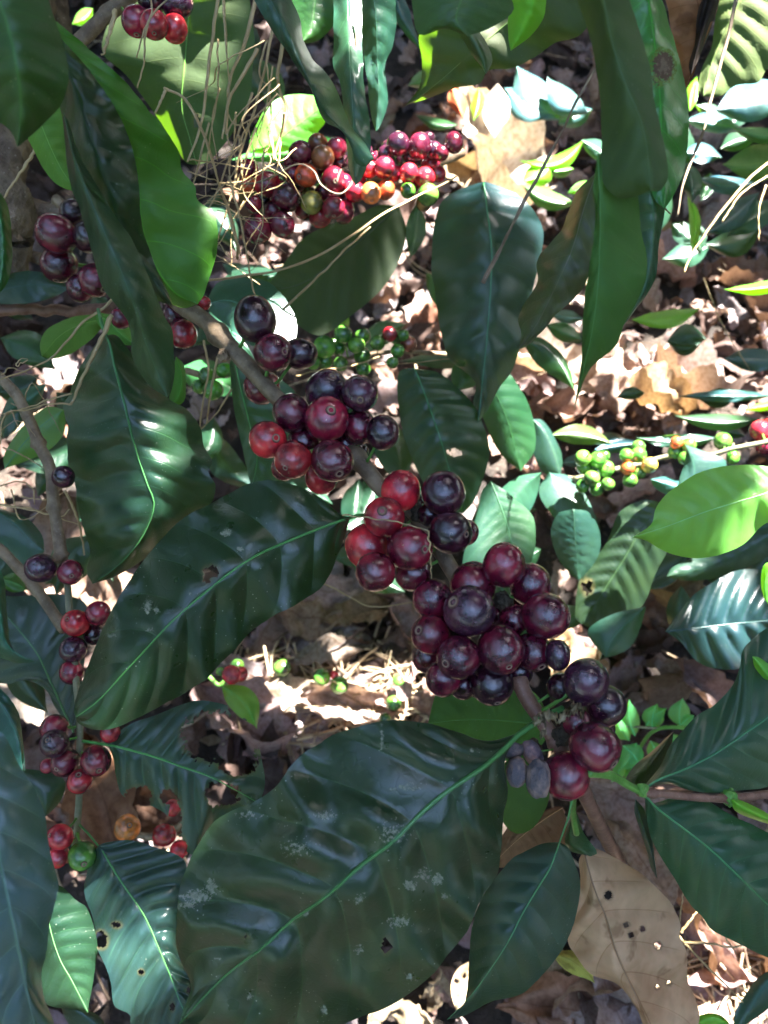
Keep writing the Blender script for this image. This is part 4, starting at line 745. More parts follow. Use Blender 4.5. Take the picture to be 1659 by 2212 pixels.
leaf([(1640, 1105), (1600, 1180), (1550, 1210), (1500, 1230)], [(1680, 1180)], [(1580, 1130)], (0.66, 0.66), (0.02, 0.06, 0.07), 'leaf', 'bluish leaf at the right edge behind the lime green leaf', rib=False)

def far(base, tip, w_, d, col, label, bend=0.0, mat='leaf', **kw):
    a_, b_, c_ = auto(base, tip, w_, bend); kw.setdefault('ruffle', 0.006); kw.setdefault('rib', False); kw.setdefault('hz', 0.5 if mat != 'dead' else 0.2); kw.setdefault('da', 0.01); kw.setdefault('db', 0.01)
    return leaf(a_, b_, c_, d, col, mat, label, back=(mat == 'under'), **kw)
BL_SKY = (0.04, 0.11, 0.13); LM = (0.13, 0.42, 0.03)  # the blue one has sky reflection painted into green leaves
far((1210, 260), (1115, 140), 42, (0.9, 0.9), BL_SKY, 'sky-tinted pale blue green leaf above the lime leaves, pointing up left', 0.1)
far((1090, 190), (1200, 248), 34, (0.92, 0.92), BL_SKY, 'sky-tinted pale blue leaf lying lowest of three above the lime leaves', -0.1)
far((1272, 245), (1182, 165), 30, (0.88, 0.88), BL_SKY, 'sky-tinted blue green leaf touching the blurred hanging leaf', 0.15)
far((1205, 268), (1280, 235), 24, (0.9, 0.9), BL_SKY, 'sky-tinted blue leaf in shadow under the blue green leaf')
far((1262, 300), (1120, 345), 18, (0.85, 0.85), LM, 'curved lime green leaf lit through by the sun', 0.22, 'young')
far((1128, 392), (1200, 345), 26, (0.83, 0.83), LM, 'rounded lime green leaf with orange edge', -0.1, 'young')
far((1240, 365), (1175, 372), 16, (0.84, 0.84), (0.07, 0.2, 0.03), 'olive green leaf beside the rounded lime leaf', 0.0)
far((1290, 395), (1225, 418), 14, (0.8, 0.8), (0.06, 0.25, 0.03), 'small green leaf by the ragged dusty leaf', 0.0, 'young')
far((1130, 400), (1250, 440), 22, (0.82, 0.82), (0.05, 0.12, 0.03), 'dull green leaf with brown edges under the lime leaves', -0.1)
far((990, 270), (895, 245), 13, (0.9, 0.9), (0.015, 0.06, 0.02), 'dark leaf lying over the bare ground at the top centre', 0.1)
far((935, 150), (880, 185), 18, (0.8, 0.8), (0.05, 0.15, 0.04), 'striped green leaf beside the olive leaf tip', 0.1)
far((1035, 190), (1022, 262), 14, (0.85, 0.85), LM, 'narrow lime leaf standing beside the orange dead leaf', 0.05, 'young')
far((1490, 240), (1506, 165), 13, (0.8, 0.8), LM, 'lime leaf sliver right of the hanging brown leaf', 0.05, 'young')
far((1485, 420), (1492, 555), 12, (0.7, 0.7), LM, 'narrow lime leaf hanging by the thin dark vine', 0.1, 'young')
far((1545, 240), (1720, 190), 45, (0.72, 0.72), BL_SKY, 'large sky-tinted blue leaf with white sun stripes at the right edge', 0.0)
far((1480, 260), (1610, 285), 22, (0.76, 0.76), BL_SKY, 'sky-tinted pale blue leaf below the striped blue one', 0.05)
far((1475, 330), (1560, 340), 22, (0.8, 0.8), (0.03, 0.09, 0.12), 'light blue leaf right of the spotted hanging leaf', 0.05)
far((1700, 330), (1560, 355), 40, (0.7, 0.7), (0.07, 0.15, 0.03), 'olive striped leaf at the right edge', 0.08, 'under', nv=7, vein=0.0016)
far((1700, 290), (1580, 275), 18, (0.69, 0.69), (0.06, 0.17, 0.05), 'green leaf at the right edge above the olive striped one', 0.08, 'under')
far((1510, 385), (1640, 392), 20, (0.78, 0.78), (0.025, 0.08, 0.11), 'blue leaf under the olive striped leaf', -0.1)
far((1485, 350), (1495, 440), 22, (0.62, 0.62), (0.012, 0.045, 0.035), 'dark green leaf behind the edge of the spotted hanging leaf', 0.05)
far((1640, 415), (1512, 510), 26, (0.68, 0.68), (0.015, 0.05, 0.06), 'dark blue leaf crossed by the slanting straw', 0.06)
far((1690, 440), (1570, 512), 30, (0.7, 0.7), (0.014, 0.055, 0.04), 'dark leaf at the right edge by the slanting straw', -0.05)
far((1720, 605), (1563, 625), 14, (0.6, 0.6), (0.08, 0.3, 0.03), 'fresh green leaf at the right edge over the litter', 0.05, 'young')
far((1365, 690), (1516, 664), 20, (0.7, 0.7), (0.09, 0.3, 0.04), 'light green leaf lying level on the litter', -0.08, 'young', vein=0.0016)
far((1190, 680), (1265, 690), 14, (0.8, 0.8), (0.05, 0.12, 0.12), 'bluish leaf between the dusty ragged leaf and the dead leaves')
far((1258, 735), (1175, 700), 20, (0.75, 0.75), (0.03, 0.1, 0.03), 'green leaf above the sunlit dead leaf')
far((1690, 780), (1560, 775), 26, (0.8, 0.8), (0.02, 0.06, 0.07), 'dark bluish leaf at the right edge on the litter')
far((1670, 855), (1460, 856), 13, (0.72, 0.72), (0.03, 0.1, 0.11), 'thin pale blue leaf edge at the right, seen from the side')
far((1640, 905), (1455, 897), 18, (0.68, 0.68), (0.04, 0.1, 0.05), 'olive and blue leaf above the scattered green cherries', 0.06)
far((1550, 945), (1372, 945), 15, (0.66, 0.66), (0.03, 0.08, 0.06), 'narrow greyish leaf directly above the lone green cherry', 0.05)
far((1190, 940), (1325, 960), 22, (0.68, 0.68), (0.05, 0.09, 0.03), 'olive leaf just above the brightest green cherries', 0.08)
far((1280, 975), (1395, 960), 16, (0.7, 0.7), (0.03, 0.09, 0.14), 'blue leaf behind the mixed green and orange cherries', 0.05)
far((1700, 870), (1605, 885), 10, (0.6, 0.6), (0.16, 0.38, 0.06), 'light green leaf tip at the right edge', 0.0, 'young')
far((1210, 1000), (1290, 990), 14, (0.74, 0.74), (0.03, 0.07, 0.1), 'bluish leaf just left of the green cherries')
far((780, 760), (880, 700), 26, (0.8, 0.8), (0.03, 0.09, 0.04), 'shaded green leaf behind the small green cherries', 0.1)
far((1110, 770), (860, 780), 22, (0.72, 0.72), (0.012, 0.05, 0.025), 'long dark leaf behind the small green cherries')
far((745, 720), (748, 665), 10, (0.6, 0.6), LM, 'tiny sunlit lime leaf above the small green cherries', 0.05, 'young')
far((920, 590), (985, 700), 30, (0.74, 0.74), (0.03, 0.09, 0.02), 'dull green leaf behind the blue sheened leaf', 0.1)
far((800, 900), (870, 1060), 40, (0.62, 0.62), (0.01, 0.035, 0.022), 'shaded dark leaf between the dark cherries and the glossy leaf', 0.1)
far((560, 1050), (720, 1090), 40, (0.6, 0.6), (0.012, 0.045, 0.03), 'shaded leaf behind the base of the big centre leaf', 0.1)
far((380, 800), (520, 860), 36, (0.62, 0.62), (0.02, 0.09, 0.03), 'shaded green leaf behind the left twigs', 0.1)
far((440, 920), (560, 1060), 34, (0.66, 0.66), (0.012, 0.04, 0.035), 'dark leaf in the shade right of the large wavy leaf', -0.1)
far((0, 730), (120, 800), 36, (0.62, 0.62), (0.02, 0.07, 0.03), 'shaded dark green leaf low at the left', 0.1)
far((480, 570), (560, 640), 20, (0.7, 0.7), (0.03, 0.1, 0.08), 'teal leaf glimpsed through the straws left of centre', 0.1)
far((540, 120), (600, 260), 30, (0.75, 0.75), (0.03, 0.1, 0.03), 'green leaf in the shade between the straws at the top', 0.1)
far((200, 18), (155, 52), 18, (0.8, 0.8), (0.1, 0.28, 0.04), 'light green leaf beyond the rough trunk at the top left', 0.1, 'young')
far((900, 440), (885, 560), 22, (0.66, 0.66), (0.02, 0.07, 0.03), 'narrow dark leaf hanging below the green cherry of the upper row', 0.05)
far((0, 1250), (60, 1275), 20, (0.5, 0.5), (0.03, 0.12, 0.02), 'green leaf behind the twig at the left edge', 0.05)
far((478, 1480), (555, 1575), 30, (0.6, 0.6), (0.04, 0.22, 0.05), 'small fresh green leaf under a red cherry pair left of centre', 0.12, 'young', rib=True)
far((975, 185), (1000, 255), 18, (0.86, 0.86), (0.5, 0.13, 0.05), 'orange red dead leaf standing upright at the top right of centre', 0.0, 'dead', name='dead_leaf', cat='dead leaf')
far((1075, 180), (1068, 300), 30, (0.9, 0.9), (0.55, 0.48, 0.4), 'pale grey dead leaf hanging next to the blue leaves', 0.0, 'dead', name='dead_leaf', cat='dead leaf')
far((470, 410), (555, 480), 26, (0.58, 0.58), (0.11, 0.06, 0.04), 'brown dead leaf caught among the straws left of the upper cherries', 0.1, 'dead', name='dead_leaf', cat='dead leaf')
far((1190, 2060), (1285, 2125), 24, (0.46, 0.46), (0.5, 0.52, 0.12), 'yellow dying leaf beside the large tan dead leaf', 0.12, 'dead', name='dead_leaf', cat='dead leaf')
far((1030, 2070), (985, 2190), 40, (0.6, 0.6), (0.5, 0.38, 0.24), 'sunlit tan dead leaf with black slits between the two lower dark leaves', 0.05, 'dead', name='dead_leaf', cat='dead leaf', holes=[(1003, 2108, 4, 6), (986, 2118, 5, 5)], res=2)

fr2 = random.Random(29)
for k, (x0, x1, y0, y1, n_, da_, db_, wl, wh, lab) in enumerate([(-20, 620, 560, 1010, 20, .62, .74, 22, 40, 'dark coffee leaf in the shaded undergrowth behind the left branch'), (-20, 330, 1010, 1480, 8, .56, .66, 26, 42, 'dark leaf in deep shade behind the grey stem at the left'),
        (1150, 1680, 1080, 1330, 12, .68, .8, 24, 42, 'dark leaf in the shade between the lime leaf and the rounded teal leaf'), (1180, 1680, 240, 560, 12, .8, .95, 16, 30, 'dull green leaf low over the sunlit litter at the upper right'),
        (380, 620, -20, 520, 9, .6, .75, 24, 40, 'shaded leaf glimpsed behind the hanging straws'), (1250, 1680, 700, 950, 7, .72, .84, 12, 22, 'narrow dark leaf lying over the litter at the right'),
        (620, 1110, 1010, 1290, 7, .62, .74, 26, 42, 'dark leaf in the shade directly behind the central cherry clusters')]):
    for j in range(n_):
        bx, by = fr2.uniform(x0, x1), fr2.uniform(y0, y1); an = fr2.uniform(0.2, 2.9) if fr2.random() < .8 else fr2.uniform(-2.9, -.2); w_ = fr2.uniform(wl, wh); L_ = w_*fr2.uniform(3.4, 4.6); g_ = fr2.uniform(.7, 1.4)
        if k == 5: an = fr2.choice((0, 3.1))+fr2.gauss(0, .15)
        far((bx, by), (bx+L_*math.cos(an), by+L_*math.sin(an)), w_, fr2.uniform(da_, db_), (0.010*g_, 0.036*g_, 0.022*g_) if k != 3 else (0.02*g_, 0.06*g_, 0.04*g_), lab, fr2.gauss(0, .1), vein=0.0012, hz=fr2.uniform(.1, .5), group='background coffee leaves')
# far cherry groups
gb = thing('coffee_branch', 'low branch in the middle distance with small round green cherries', 'branch', P(760, 760, 0.56), GM)
gp = [(640, 790, 0.58), (740, 775, 0.58), (850, 760, 0.58), (960, 765, 0.6), (1010, 775, 0.6)]
tube('stem', gp, 5, M['bark'], gb)
cherries(gb, [(701, 750, 23, 'G'), (741, 723, 18, 'g'), (770, 746, 17, 'G'), (783, 726, 16, 'g'), (783, 770, 17, 'G'), (785, 797, 14, 'g'), (816, 741, 15, 'g'), (701, 780, 17, 'G'), (676, 783, 15, 'g'), (842, 722, 15, 'r'), (856, 729, 14, 'g'), (871, 724, 12, 'g'),
 (883, 743, 16, 'b'), (859, 758, 14, 'G'), (848, 783, 12, 'g'), (736, 786, 15, 'g'), (733, 753, 12, 'g'), (720, 745, 15, 'g')], 0.56, px_line(gp), grow=1.12)
gb2 = thing('coffee_branch', 'shaded stub at the left with a few dark green cherries behind the scarred node', 'branch', P(460, 830, 0.54), GM)
tube('stem', [(400, 800, 0.57), (450, 812, 0.57), (510, 805, 0.57)], 8, M['bark'], gb2)
cherries(gb2, [(460, 843, 23, 'g'), (448, 812, 20, 'g'), (485, 800, 18, 'g'), (430, 835, 16, 'g')], 0.54, None)
gr = thing('coffee_branch', 'low twig at the right with bright green, yellow and orange cherries', 'branch', P(1300, 1010, 0.60), GM)
rp = [(1240, 1035, 0.64), (1300, 1020, 0.63), (1370, 1005, 0.63), (1450, 985, 0.62), (1530, 985, 0.60), (1580, 970, 0.59), (1680, 950, 0.58)]
tube('stem', rp, 5.5, M['palestem'], gr)
cherries(gr, [(1259, 990, 16, 'G'), (1291, 993, 16, 'G'), (1309, 1013, 17, 'G'), (1278, 1033, 15, 'G'), (1262, 1010, 14, 'G'), (1313, 1046, 13, 'G'), (1289, 1056, 14, 'G'), (1258, 1050, 13, 'g'), (1305, 985, 11, 'g'), (1288, 1012, 12, 'g'),
 (1353, 983, 13, 'G'), (1379, 983, 15, 'G'), (1379, 965, 13, 'g'), (1355, 1011, 14, 'o'), (1403, 1005, 15, 'l'), (1381, 1021, 13, 'G'), (1361, 1038, 14, 'g'), (1461, 956, 12, 'o'), (1488, 961, 14, 'g'), (1458, 976, 14, 'g'), (1479, 990, 13, 'g'),
 (1561, 953, 17, 'G'), (1583, 988, 12, 'G', (0, 0.99), 1.15), (1642, 930, 20, 'R'), (1652, 963, 18, 'n'), (1660, 920, 16, 'r')], 0.60, px_line(rp), grow=1.15)
gl = thing('coffee_branch', 'small low twig with a red and a green cherry left of centre', 'branch', P(500, 1450, 0.6), GM)
tube('stem', [(450, 1460, 0.62), (475, 1480, 0.62), (500, 1450, 0.62)], 5, M['greenstem'], gl)
cherries(gl, [(500, 1458, 21, 'R'), (519, 1456, 17, 'R'), (513, 1438, 15, 'g'), (476, 1450, 10, 'G')], 0.59)
# fallen green and red cherries on the litter
for i, (x, y, r, c, lb_) in enumerate([(609, 1443, 19, 'g', 'single green cherry lying on the pale straw left of the pair'), (695, 1463, 19, 'g', 'green cherry, left one of the touching pair on the ground'), (733, 1480, 20, 'g', 'green cherry, right one of the touching pair on the ground'),
        (850, 1520, 17, 'g', 'green cherry on the ground below the dark cherries'), (860, 1470, 13, 'G', 'small light green cherry in the sun on the ground'), (831, 1552, 13, 'g', 'green cherry just above the upper edge of the largest leaf'), (722, 1458, 10, 'R', 'small red cherry behind the touching pair of green ones')]):
    yield_o.clear(); k = math.sin(PITCH)+math.cos(PITCH)*(y-CY)/FD; d = (CAMZ-0.06)/k
    cherries(None, [(x, y, r, c, (0.4, 0.3))], d); o = yield_o[-1]; tag(o, lb_, 'cherry', 'fallen cherries on the ground'); o.name = 'fallen_cherry'

# seedling weeds
wd_ = thing('seedling', 'pale green seedling with small oval leaves growing beside the lowest cherries', 'seedling', P(1400, 1640, 0.66))
tube('stem', [(1345, 1700, 0.70), (1380, 1620, 0.66), (1420, 1575, 0.64), (1500, 1572, 0.62)], 4, M['greenstem'], wd_)
for (bx, by, tx, ty, wdt) in [(1372, 1590, 1360, 1512, 22), (1360, 1600, 1330, 1545, 18), (1410, 1575, 1420, 1520, 24), (1395, 1570, 1440, 1530, 18), (1470, 1570, 1475, 1508, 24), (1465, 1575, 1500, 1545, 18), (1345, 1610, 1385, 1660, 24), (1375, 1605, 1335, 1665, 22), (1450, 1585, 1460, 1625, 20), (1360, 1650, 1370, 1710, 22), (1405, 1600, 1420, 1650, 18), (1345, 1640, 1320, 1690, 14)]:
    a_, b_, c_ = auto((bx, by), (tx, ty), wdt, 0.08, shape=0.4)
    leaf(a_, b_, c_, (0.64, 0.63), (0.07, 0.34, 0.13), 'young', parent=wd_, nv=5, ribw=0.02, arch=0.15)
# ================================================================ dry straws and vines
def straw(pts, r, label, d=None, mat='straw', group='dry straws tangled in the branches', name='dry_straw', **kw):
    kw.setdefault('taper', (1.0, 0.55)); r *= 0.9
    pp = [(q[0], q[1], q[2] if len(q) > 2 else d) for q in pts]
    o = tube(name, pp, r, M[mat], None, n=max(14, len(pp)*9), seg=5, lumps=0.12, flat=0.55, wob=0.0006, **kw)
    tag(o, label, 'straw', group); return o
S = [
 ([(440, 606, .40), (560, 592, .41), (640, 572, .41), (720, 535, .42), (800, 480, .43), (870, 440, .44), (985, 382, .46)], 5.5, 'long curved pale straw sweeping right above the topmost dark cherries'),
 ([(612, 668, .42), (680, 605, .42), (740, 545, .42), (800, 490, .43)], 5, 'straight pale straw slanting up right behind the topmost dark cherry'),
 ([(360, 190, .38), (335, 245, .38)], 5, 'short bent end of the kinked straw'),
 ([(355, 190, .38), (400, 215, .38), (440, 290, .38), (465, 370, .38), (490, 450, .39), (510, 520, .39), (512, 560, .4)], 6, 'thick kinked pale straw bending down from the olive underside'),
 ([(475, -20, .40), (462, 60, .40), (448, 170, .40), (440, 240, .4), (425, 300, .4), (405, 350, .4)], 5, 'brown straw falling down the middle of the olive underside'),
 ([(482, -20, .40), (488, 90, .40), (494, 200, .41), (480, 300, .41)], 4.5, 'straight tan straw dropping from the top edge'),
 ([(552, 0, .41), (530, 90, .41), (500, 160, .41), (492, 210, .41)], 6, 'broad pale straw leaning left at the top'),
 ([(556, 105, .41), (520, 170, .41), (495, 215, .41), (488, 290, .41)], 6, 'broad straw crossing below the leaning one'),
 ([(622, 40, .43), (600, 170, .43), (618, 230, .43), (612, 275, .43), (590, 340, .43)], 6, 'pale straw with a knee hanging left of the curved blue leaf'),
 ([(590, 60, .42), (560, 200, .42), (520, 330, .42), (500, 420, .42), (470, 520, .42)], 4, 'long tan straw running down to the left'),
 ([(545, 200, .42), (500, 330, .42), (462, 430, .42), (445, 460, .42)], 3.5, 'thin tan straw parallel to the long one'),
 ([(560, 250, .42), (510, 270, .42), (490, 240, .42)], 4, 'short pale straw across the bunch'),
 ([(553, 275, .42), (530, 345, .42), (520, 375, .42), (500, 420, .42)], 3.5, 'thin straw reaching the upper red cherries'),
 ([(470, 395, .41), (520, 392, .42), (560, 370, .42), (610, 345, .42), (640, 320, .43)], 3, 'thin straw crossing in front of the upper cherries at the left'),
 ([(410, 345, .40), (470, 352, .41), (540, 365, .42)], 3.5, 'pale straw lying nearly level left of the upper cherries'),
 ([(405, 370, .40), (450, 385, .4), (520, 410, .42)], 3, 'thin dark straw lying level under the pale one'),
 ([(495, 380, .40), (520, 480, .40), (535, 560, .40), (545, 620, .40), (560, 650, .4)], 4, 'tan straw ending above the topmost dark cherry'),
 ([(475, 400, .40), (500, 470, .40), (520, 553, .40)], 4, 'tan straw beside the kinked one'),
 ([(250, 20, .38), (240, 60, .38), (225, 110, .38), (218, 118, .38)], 7, 'stiff tan straw leaning on the edge of the folded leaf'),
 ([(325, 0, .37), (328, 30, .37), (310, 70, .37), (295, 125, .37)], 3, 'thin grey straw hanging over the top left red cherries'),
 ([(360, 0, .37), (330, 30, .37), (315, 70, .37), (310, 140, .37), (297, 190, .37)], 3.5, 'thin tan straw crossing the top left red cherries'),
 ([(76, 322, .36), (50, 365, .36), (25, 400, .36), (8, 430, .36)], 6, 'pale straw in front of the rough trunk'),
 ([(243, 645, .37), (215, 672, .37), (175, 700, .37), (120, 765, .37), (70, 795, .37), (0, 820, .37)], 5.5, 'curved pale straw arching left from under the maroon cherries'),
 ([(242, 680, .35), (215, 740, .35), (185, 800, .35), (160, 860, .35), (152, 874, .35)], 7, 'thick pale straw crossing the stalk of the large wavy leaf'),
 ([(155, 850, .36), (110, 862, .36), (60, 880, .36), (0, 895, .36)], 4, 'frayed straw bent level at the left, upper strand'),
 ([(152, 874, .36), (110, 872, .36), (60, 885, .36), (10, 895, .36), (0, 960, .36)], 4, 'frayed straw bent level at the left, lower strand'),
 ([(60, 778, .37), (35, 790, .37), (45, 775, .37), (60, 776, .37)], 2.5, 'tiny hooked straw tip at the left'),
 ([(440, 735, .45), (450, 800, .45), (440, 860, .45), (430, 930, .45)], 3.5, 'tan straw hanging under the scarred node'),
 ([(470, 770, .46), (455, 850, .46), (445, 915, .46), (428, 930, .46)], 3.5, 'thin tan straw hanging further right under the scarred node'),
 ([(500, 840, .47), (470, 890, .47), (430, 930, .47)], 3, 'thin curved straw joining two hanging straws'),
 ([(0, 1090, .42), (60, 1100, .42), (130, 1115, .42), (150, 1100, .42)], 4, 'pale straw lying level behind the grey stem'),
 ([(140, 1060, .42), (160, 1100, .42), (175, 1150, .42), (182, 1200, .42)], 4, 'yellow straw beside the wavy leaf edge'),
 ([(0, 1050, .45), (40, 1040, .45), (70, 1055, .45), (75, 1090, .45)], 3, 'curled thin straw in the shade at the left'),
 ([(740, 1113, .29), (790, 1118, .288), (860, 1128, .282), (925, 1146, .282)], 3.4, 'thin pale straw lying across the red cherries at the big leaf base'),
 ([(925, 1146, .283), (930, 1200, .285), (932, 1250, .29)], 3.4, 'short pale straw hanging down beside the bare part of the stem'),
 ([(640, 1240, .6), (720, 1270, .6), (800, 1310, .6), (900, 1300, .6)], 3, 'thin grey straw in the shade below the big centre leaf'),
 ([(1659, 352, .45), (1620, 385, .45), (1560, 455, .45), (1500, 540, .45), (1478, 590, .45)], 5, 'long tan straw slanting in from the right edge'),
 ([(1659, 380, .5), (1600, 420, .5), (1560, 480, .5)], 4, 'shorter tan straw parallel to the long one at the right edge'),
 ([(1655, 400, .5), (1640, 450, .5), (1640, 520, .5)], 3, 'thin bent straw at the right edge'),
 ([(1468, 1990, .42), (1476, 1930, .42), (1482, 1935, .42)], 3.4, 'straw stub rising beside the tan dead leaf'),
 ([(1465, 2020, .45), (1500, 2060, .45), (1560, 2120, .45), (1640, 2200, .46)], 4, 'long pale straw running to the bottom right corner'),
 ([(1475, 2035, .44), (1530, 2038, .44), (1580, 2046, .44), (1615, 2038, .44)], 4, 'curved pale straw under the right dark leaf'),
 ([(1470, 2015, .44), (1505, 1970, .44)], 4, 'short pale straw poking up right of the tan dead leaf'),
 ([(1540, 1990, .46), (1570, 2030, .46), (1590, 2060, .46)], 4, 'short straw behind the right dark leaf'),
]
for pts, r, lb_ in S: straw(pts, r, lb_)
fr_ = random.Random(17)
for k in range(18):
    x0 = fr_.uniform(440, 620); y0 = fr_.uniform(-20, 330); ln = fr_.uniform(120, 320); x1 = x0-fr_.gauss(60, 60); dd = fr_.uniform(.38, .46)
    straw([(x0, y0, dd), ((x0+x1)/2+fr_.gauss(0, 22), y0+ln*.4, dd+fr_.gauss(0, .008)), ((x0+x1)/2+fr_.gauss(0, 28), y0+ln*.7, dd), (x1, y0+ln, dd)], fr_.uniform(1.4, 3.2), 'thin tan straw in the hanging tangle left of the upper cherries', taper=(1.2, 0.5))
for k in range(12):
    x0 = fr_.uniform(380, 480); y0 = fr_.uniform(340, 640); dd = fr_.uniform(.4, .47)
    straw([(x0, y0, dd), (x0+fr_.uniform(30, 70), y0+fr_.gauss(0, 20), dd), (x0+fr_.uniform(90, 190), y0+fr_.gauss(0, 40), dd)], fr_.uniform(1.3, 2.6), 'fine straw crossing level between the bright wavy leaf and the upper cherries', taper=(1.2, 0.5))
for k in range(9):
    x0 = fr_.uniform(-10, 60); y0 = fr_.uniform(700, 1120); dd = fr_.uniform(.4, .45)
    straw([(x0, y0, dd), (x0+fr_.uniform(20, 60), y0+fr_.gauss(0, 30), dd), (x0+fr_.uniform(70, 150), y0+fr_.gauss(10, 40), dd)], fr_.uniform(1.3, 2.4), 'fine curled straw in the shade beside the grey stem at the left', taper=(1.2, 0.5))
straw([(1286, 148, .40), (1245, 220, .40), (1190, 330, .41), (1125, 450, .41), (1075, 550, .42), (1043, 611, .42)], 5, 'stiff brown straw slanting across the sunlit ground right of centre', mat='darkstraw', taper=(0.7, 1.2))
o = straw([(1592, -10, .40), (1570, 90, .40), (1545, 180, .40), (1520, 280, .40), (1500, 330, .41), (1475, 400, .41), (1463, 468, .41)], 5.5, 'long thin dark vine hanging down the right side, sunlit at its middle', mat='darkstraw', name='vine', group=None); o['category'] = 'vine'
o = straw([(410, 400, .46), (560, 392, .46), (640, 355, .46), (678, 370, .46), (695, 400, .46), (735, 418, .46), (760, 395, .46), (757, 372, .46), (740, 365, .46), (727, 395, .46)], 4.5, 'curly dark tendril looping over the upper cherries', mat='darkstraw', name='tendril', group=None); o['category'] = 'tendril'
straw([(770, 30, .39), (770, 130, .39), (776, 200, .39), (785, 230, .39), (775, 290, .39), (745, 350, .4)], 4, 'brown vine lying down the sunlit vertical leaf', mat='darkstraw', name='vine')
straw([(1412, 413, .33), (1425, 440, .33), (1450, 462, .34)], 5, 'short brown petiole hooked behind the hanging leaves', mat='darkstraw')
straw([(960, 700, .6), (990, 640, .6), (1000, 560, .6)], 4, 'brown stalk rising beside the blue sheened leaf', mat='darkstraw')
straw([(820, 770, .55), (760, 790, .55), (690, 800, .55), (640, 812, .55)], 3, 'thin pale straw under the small green cherries')
straw([(1010, 770, .56), (900, 783, .56), (800, 790, .56)], 2.5, 'fine straw right of the small green cherries')
straw([(1520, 600, .8), (1560, 700, .8), (1620, 800, .8)], 3.5, 'grey stick leaning in the litter at the right')
straw([(1300, 1560, .64), (1400, 1572, .64), (1500, 1572, .64)], 5, 'pinkish stick behind the seedling', mat='palestem')

# ================================================================ ground
GC = V((0, 0.35, 0))
bm = bmesh.new(); N = 150
def gz(x, y):
    return 0.012*noise.noise(V((x*3, y*3, 0)))+0.008*noise.noise(V((x*11, y*11, 3)))+(0.25*noise.noise(V((x*.4, y*.4, 9))) if math.hypot(x, y) > 3 else 0)
grid = []
def sp_(t): return math.copysign(abs(t)**2.6*12+abs(t)*1.0, t)
for i in range(N+1):
    row = []
    for j in range(N+1):
        x = sp_(j/N*2-1); y = sp_(i/N*2-1)+0.6; row.append(bm.verts.new((x, y, gz(x, y)-0.012)))
    grid.append(row)
for i in range(N):
    for j in range(N): bm.faces.new((grid[i][j], grid[i][j+1], grid[i+1][j+1], grid[i+1][j]))
me = bpy.data.meshes.new('ground'); bm.to_mesh(me); bm.free(); g = link('ground', me, M['soil']); g['kind'] = 'structure'; g['label'] = 'dark soil under the coffee plants'

def litter_leaf_bm(L, W, curl, twist, seed, nr=22, nc=5):
    bm = bmesh.new(); uvl = bm.loops.layers.uv.new('UVMap'); rows = []; uvd = {}
    for i in range(nr):
        u = i/(nr-1); w_ = W*(math.sin(math.pi*min(1, u**0.85))**0.75)*(1 if u < 0.9 else (1-u)/0.1*0.9+0.1); row = []
        for j in range(-nc, nc+1):
            s = j/nc; jag = 1+0.3*noise.noise(V((u*7, s*2, seed)))+0.2*noise.noise(V((u*19, s*2, seed)))
            x = s*w_*jag; z = curl*W*1.3*(s*s)+0.22*L*twist*(u-0.5)**2*4+0.5*W*noise.noise(V((u*4, s*1.6, seed+3)))*2+0.12*W*abs(s)*math.sin(u*44)
            th = twist*1.2*(u-0.5); xx = x*math.cos(th)-z*math.sin(th); zz = x*math.sin(th)+z*math.cos(th)
            v = bm.verts.new((xx, (u-0.5)*L, zz)); uvd[v] = (s*0.5+0.5, u); row.append(v)
        rows.append(row)
    for i in range(nr-1):
        for j in range(2*nc):
            f = bm.faces.new((rows[i][j], rows[i][j+1], rows[i+1][j+1], rows[i+1][j]))
            for lp in f.loops: lp[uvl].uv = uvd[lp.vert]
    return bm
TM = []
for k in range(14):
    bm = litter_leaf_bm(1.0, random.uniform(0.18, 0.3), random.uniform(-0.9, 1.3), random.uniform(-1.3, 1.3), k*7.7)
    me = bpy.data.meshes.new('dead_leaf'); bm.to_mesh(me); bm.free(); me.materials.append(M['dead']); me.shade_smooth(); TM.append(me)
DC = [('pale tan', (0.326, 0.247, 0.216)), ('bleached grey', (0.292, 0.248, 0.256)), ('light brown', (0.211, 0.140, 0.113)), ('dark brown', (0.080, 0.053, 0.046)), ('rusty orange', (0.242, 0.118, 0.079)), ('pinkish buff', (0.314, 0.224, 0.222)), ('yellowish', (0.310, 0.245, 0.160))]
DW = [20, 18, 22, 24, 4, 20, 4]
bpy.context.view_layer.update(); dg = bpy.context.evaluated_depsgraph_get()
def seen(p, R=0.02):
    c = 0
    for q in (p+V((0, 0, 0.012)), p+V((R, 0, 0.012)), p+V((-R, 0, 0.012)), p+V((0, R, 0.012)), p+V((0, -R, 0.012))):
        d_ = (q-CC); L = d_.length; d_.normalize()
        ok, loc, *_ = SC.ray_cast(dg, CC, d_, distance=L-0.02)
        if not ok: c += 1
    return c
def pix(p):
    r = p-CC; z = r.dot(CF); return CX+FD*r.dot(CR)/z, CY-FD*r.dot(CU)/z
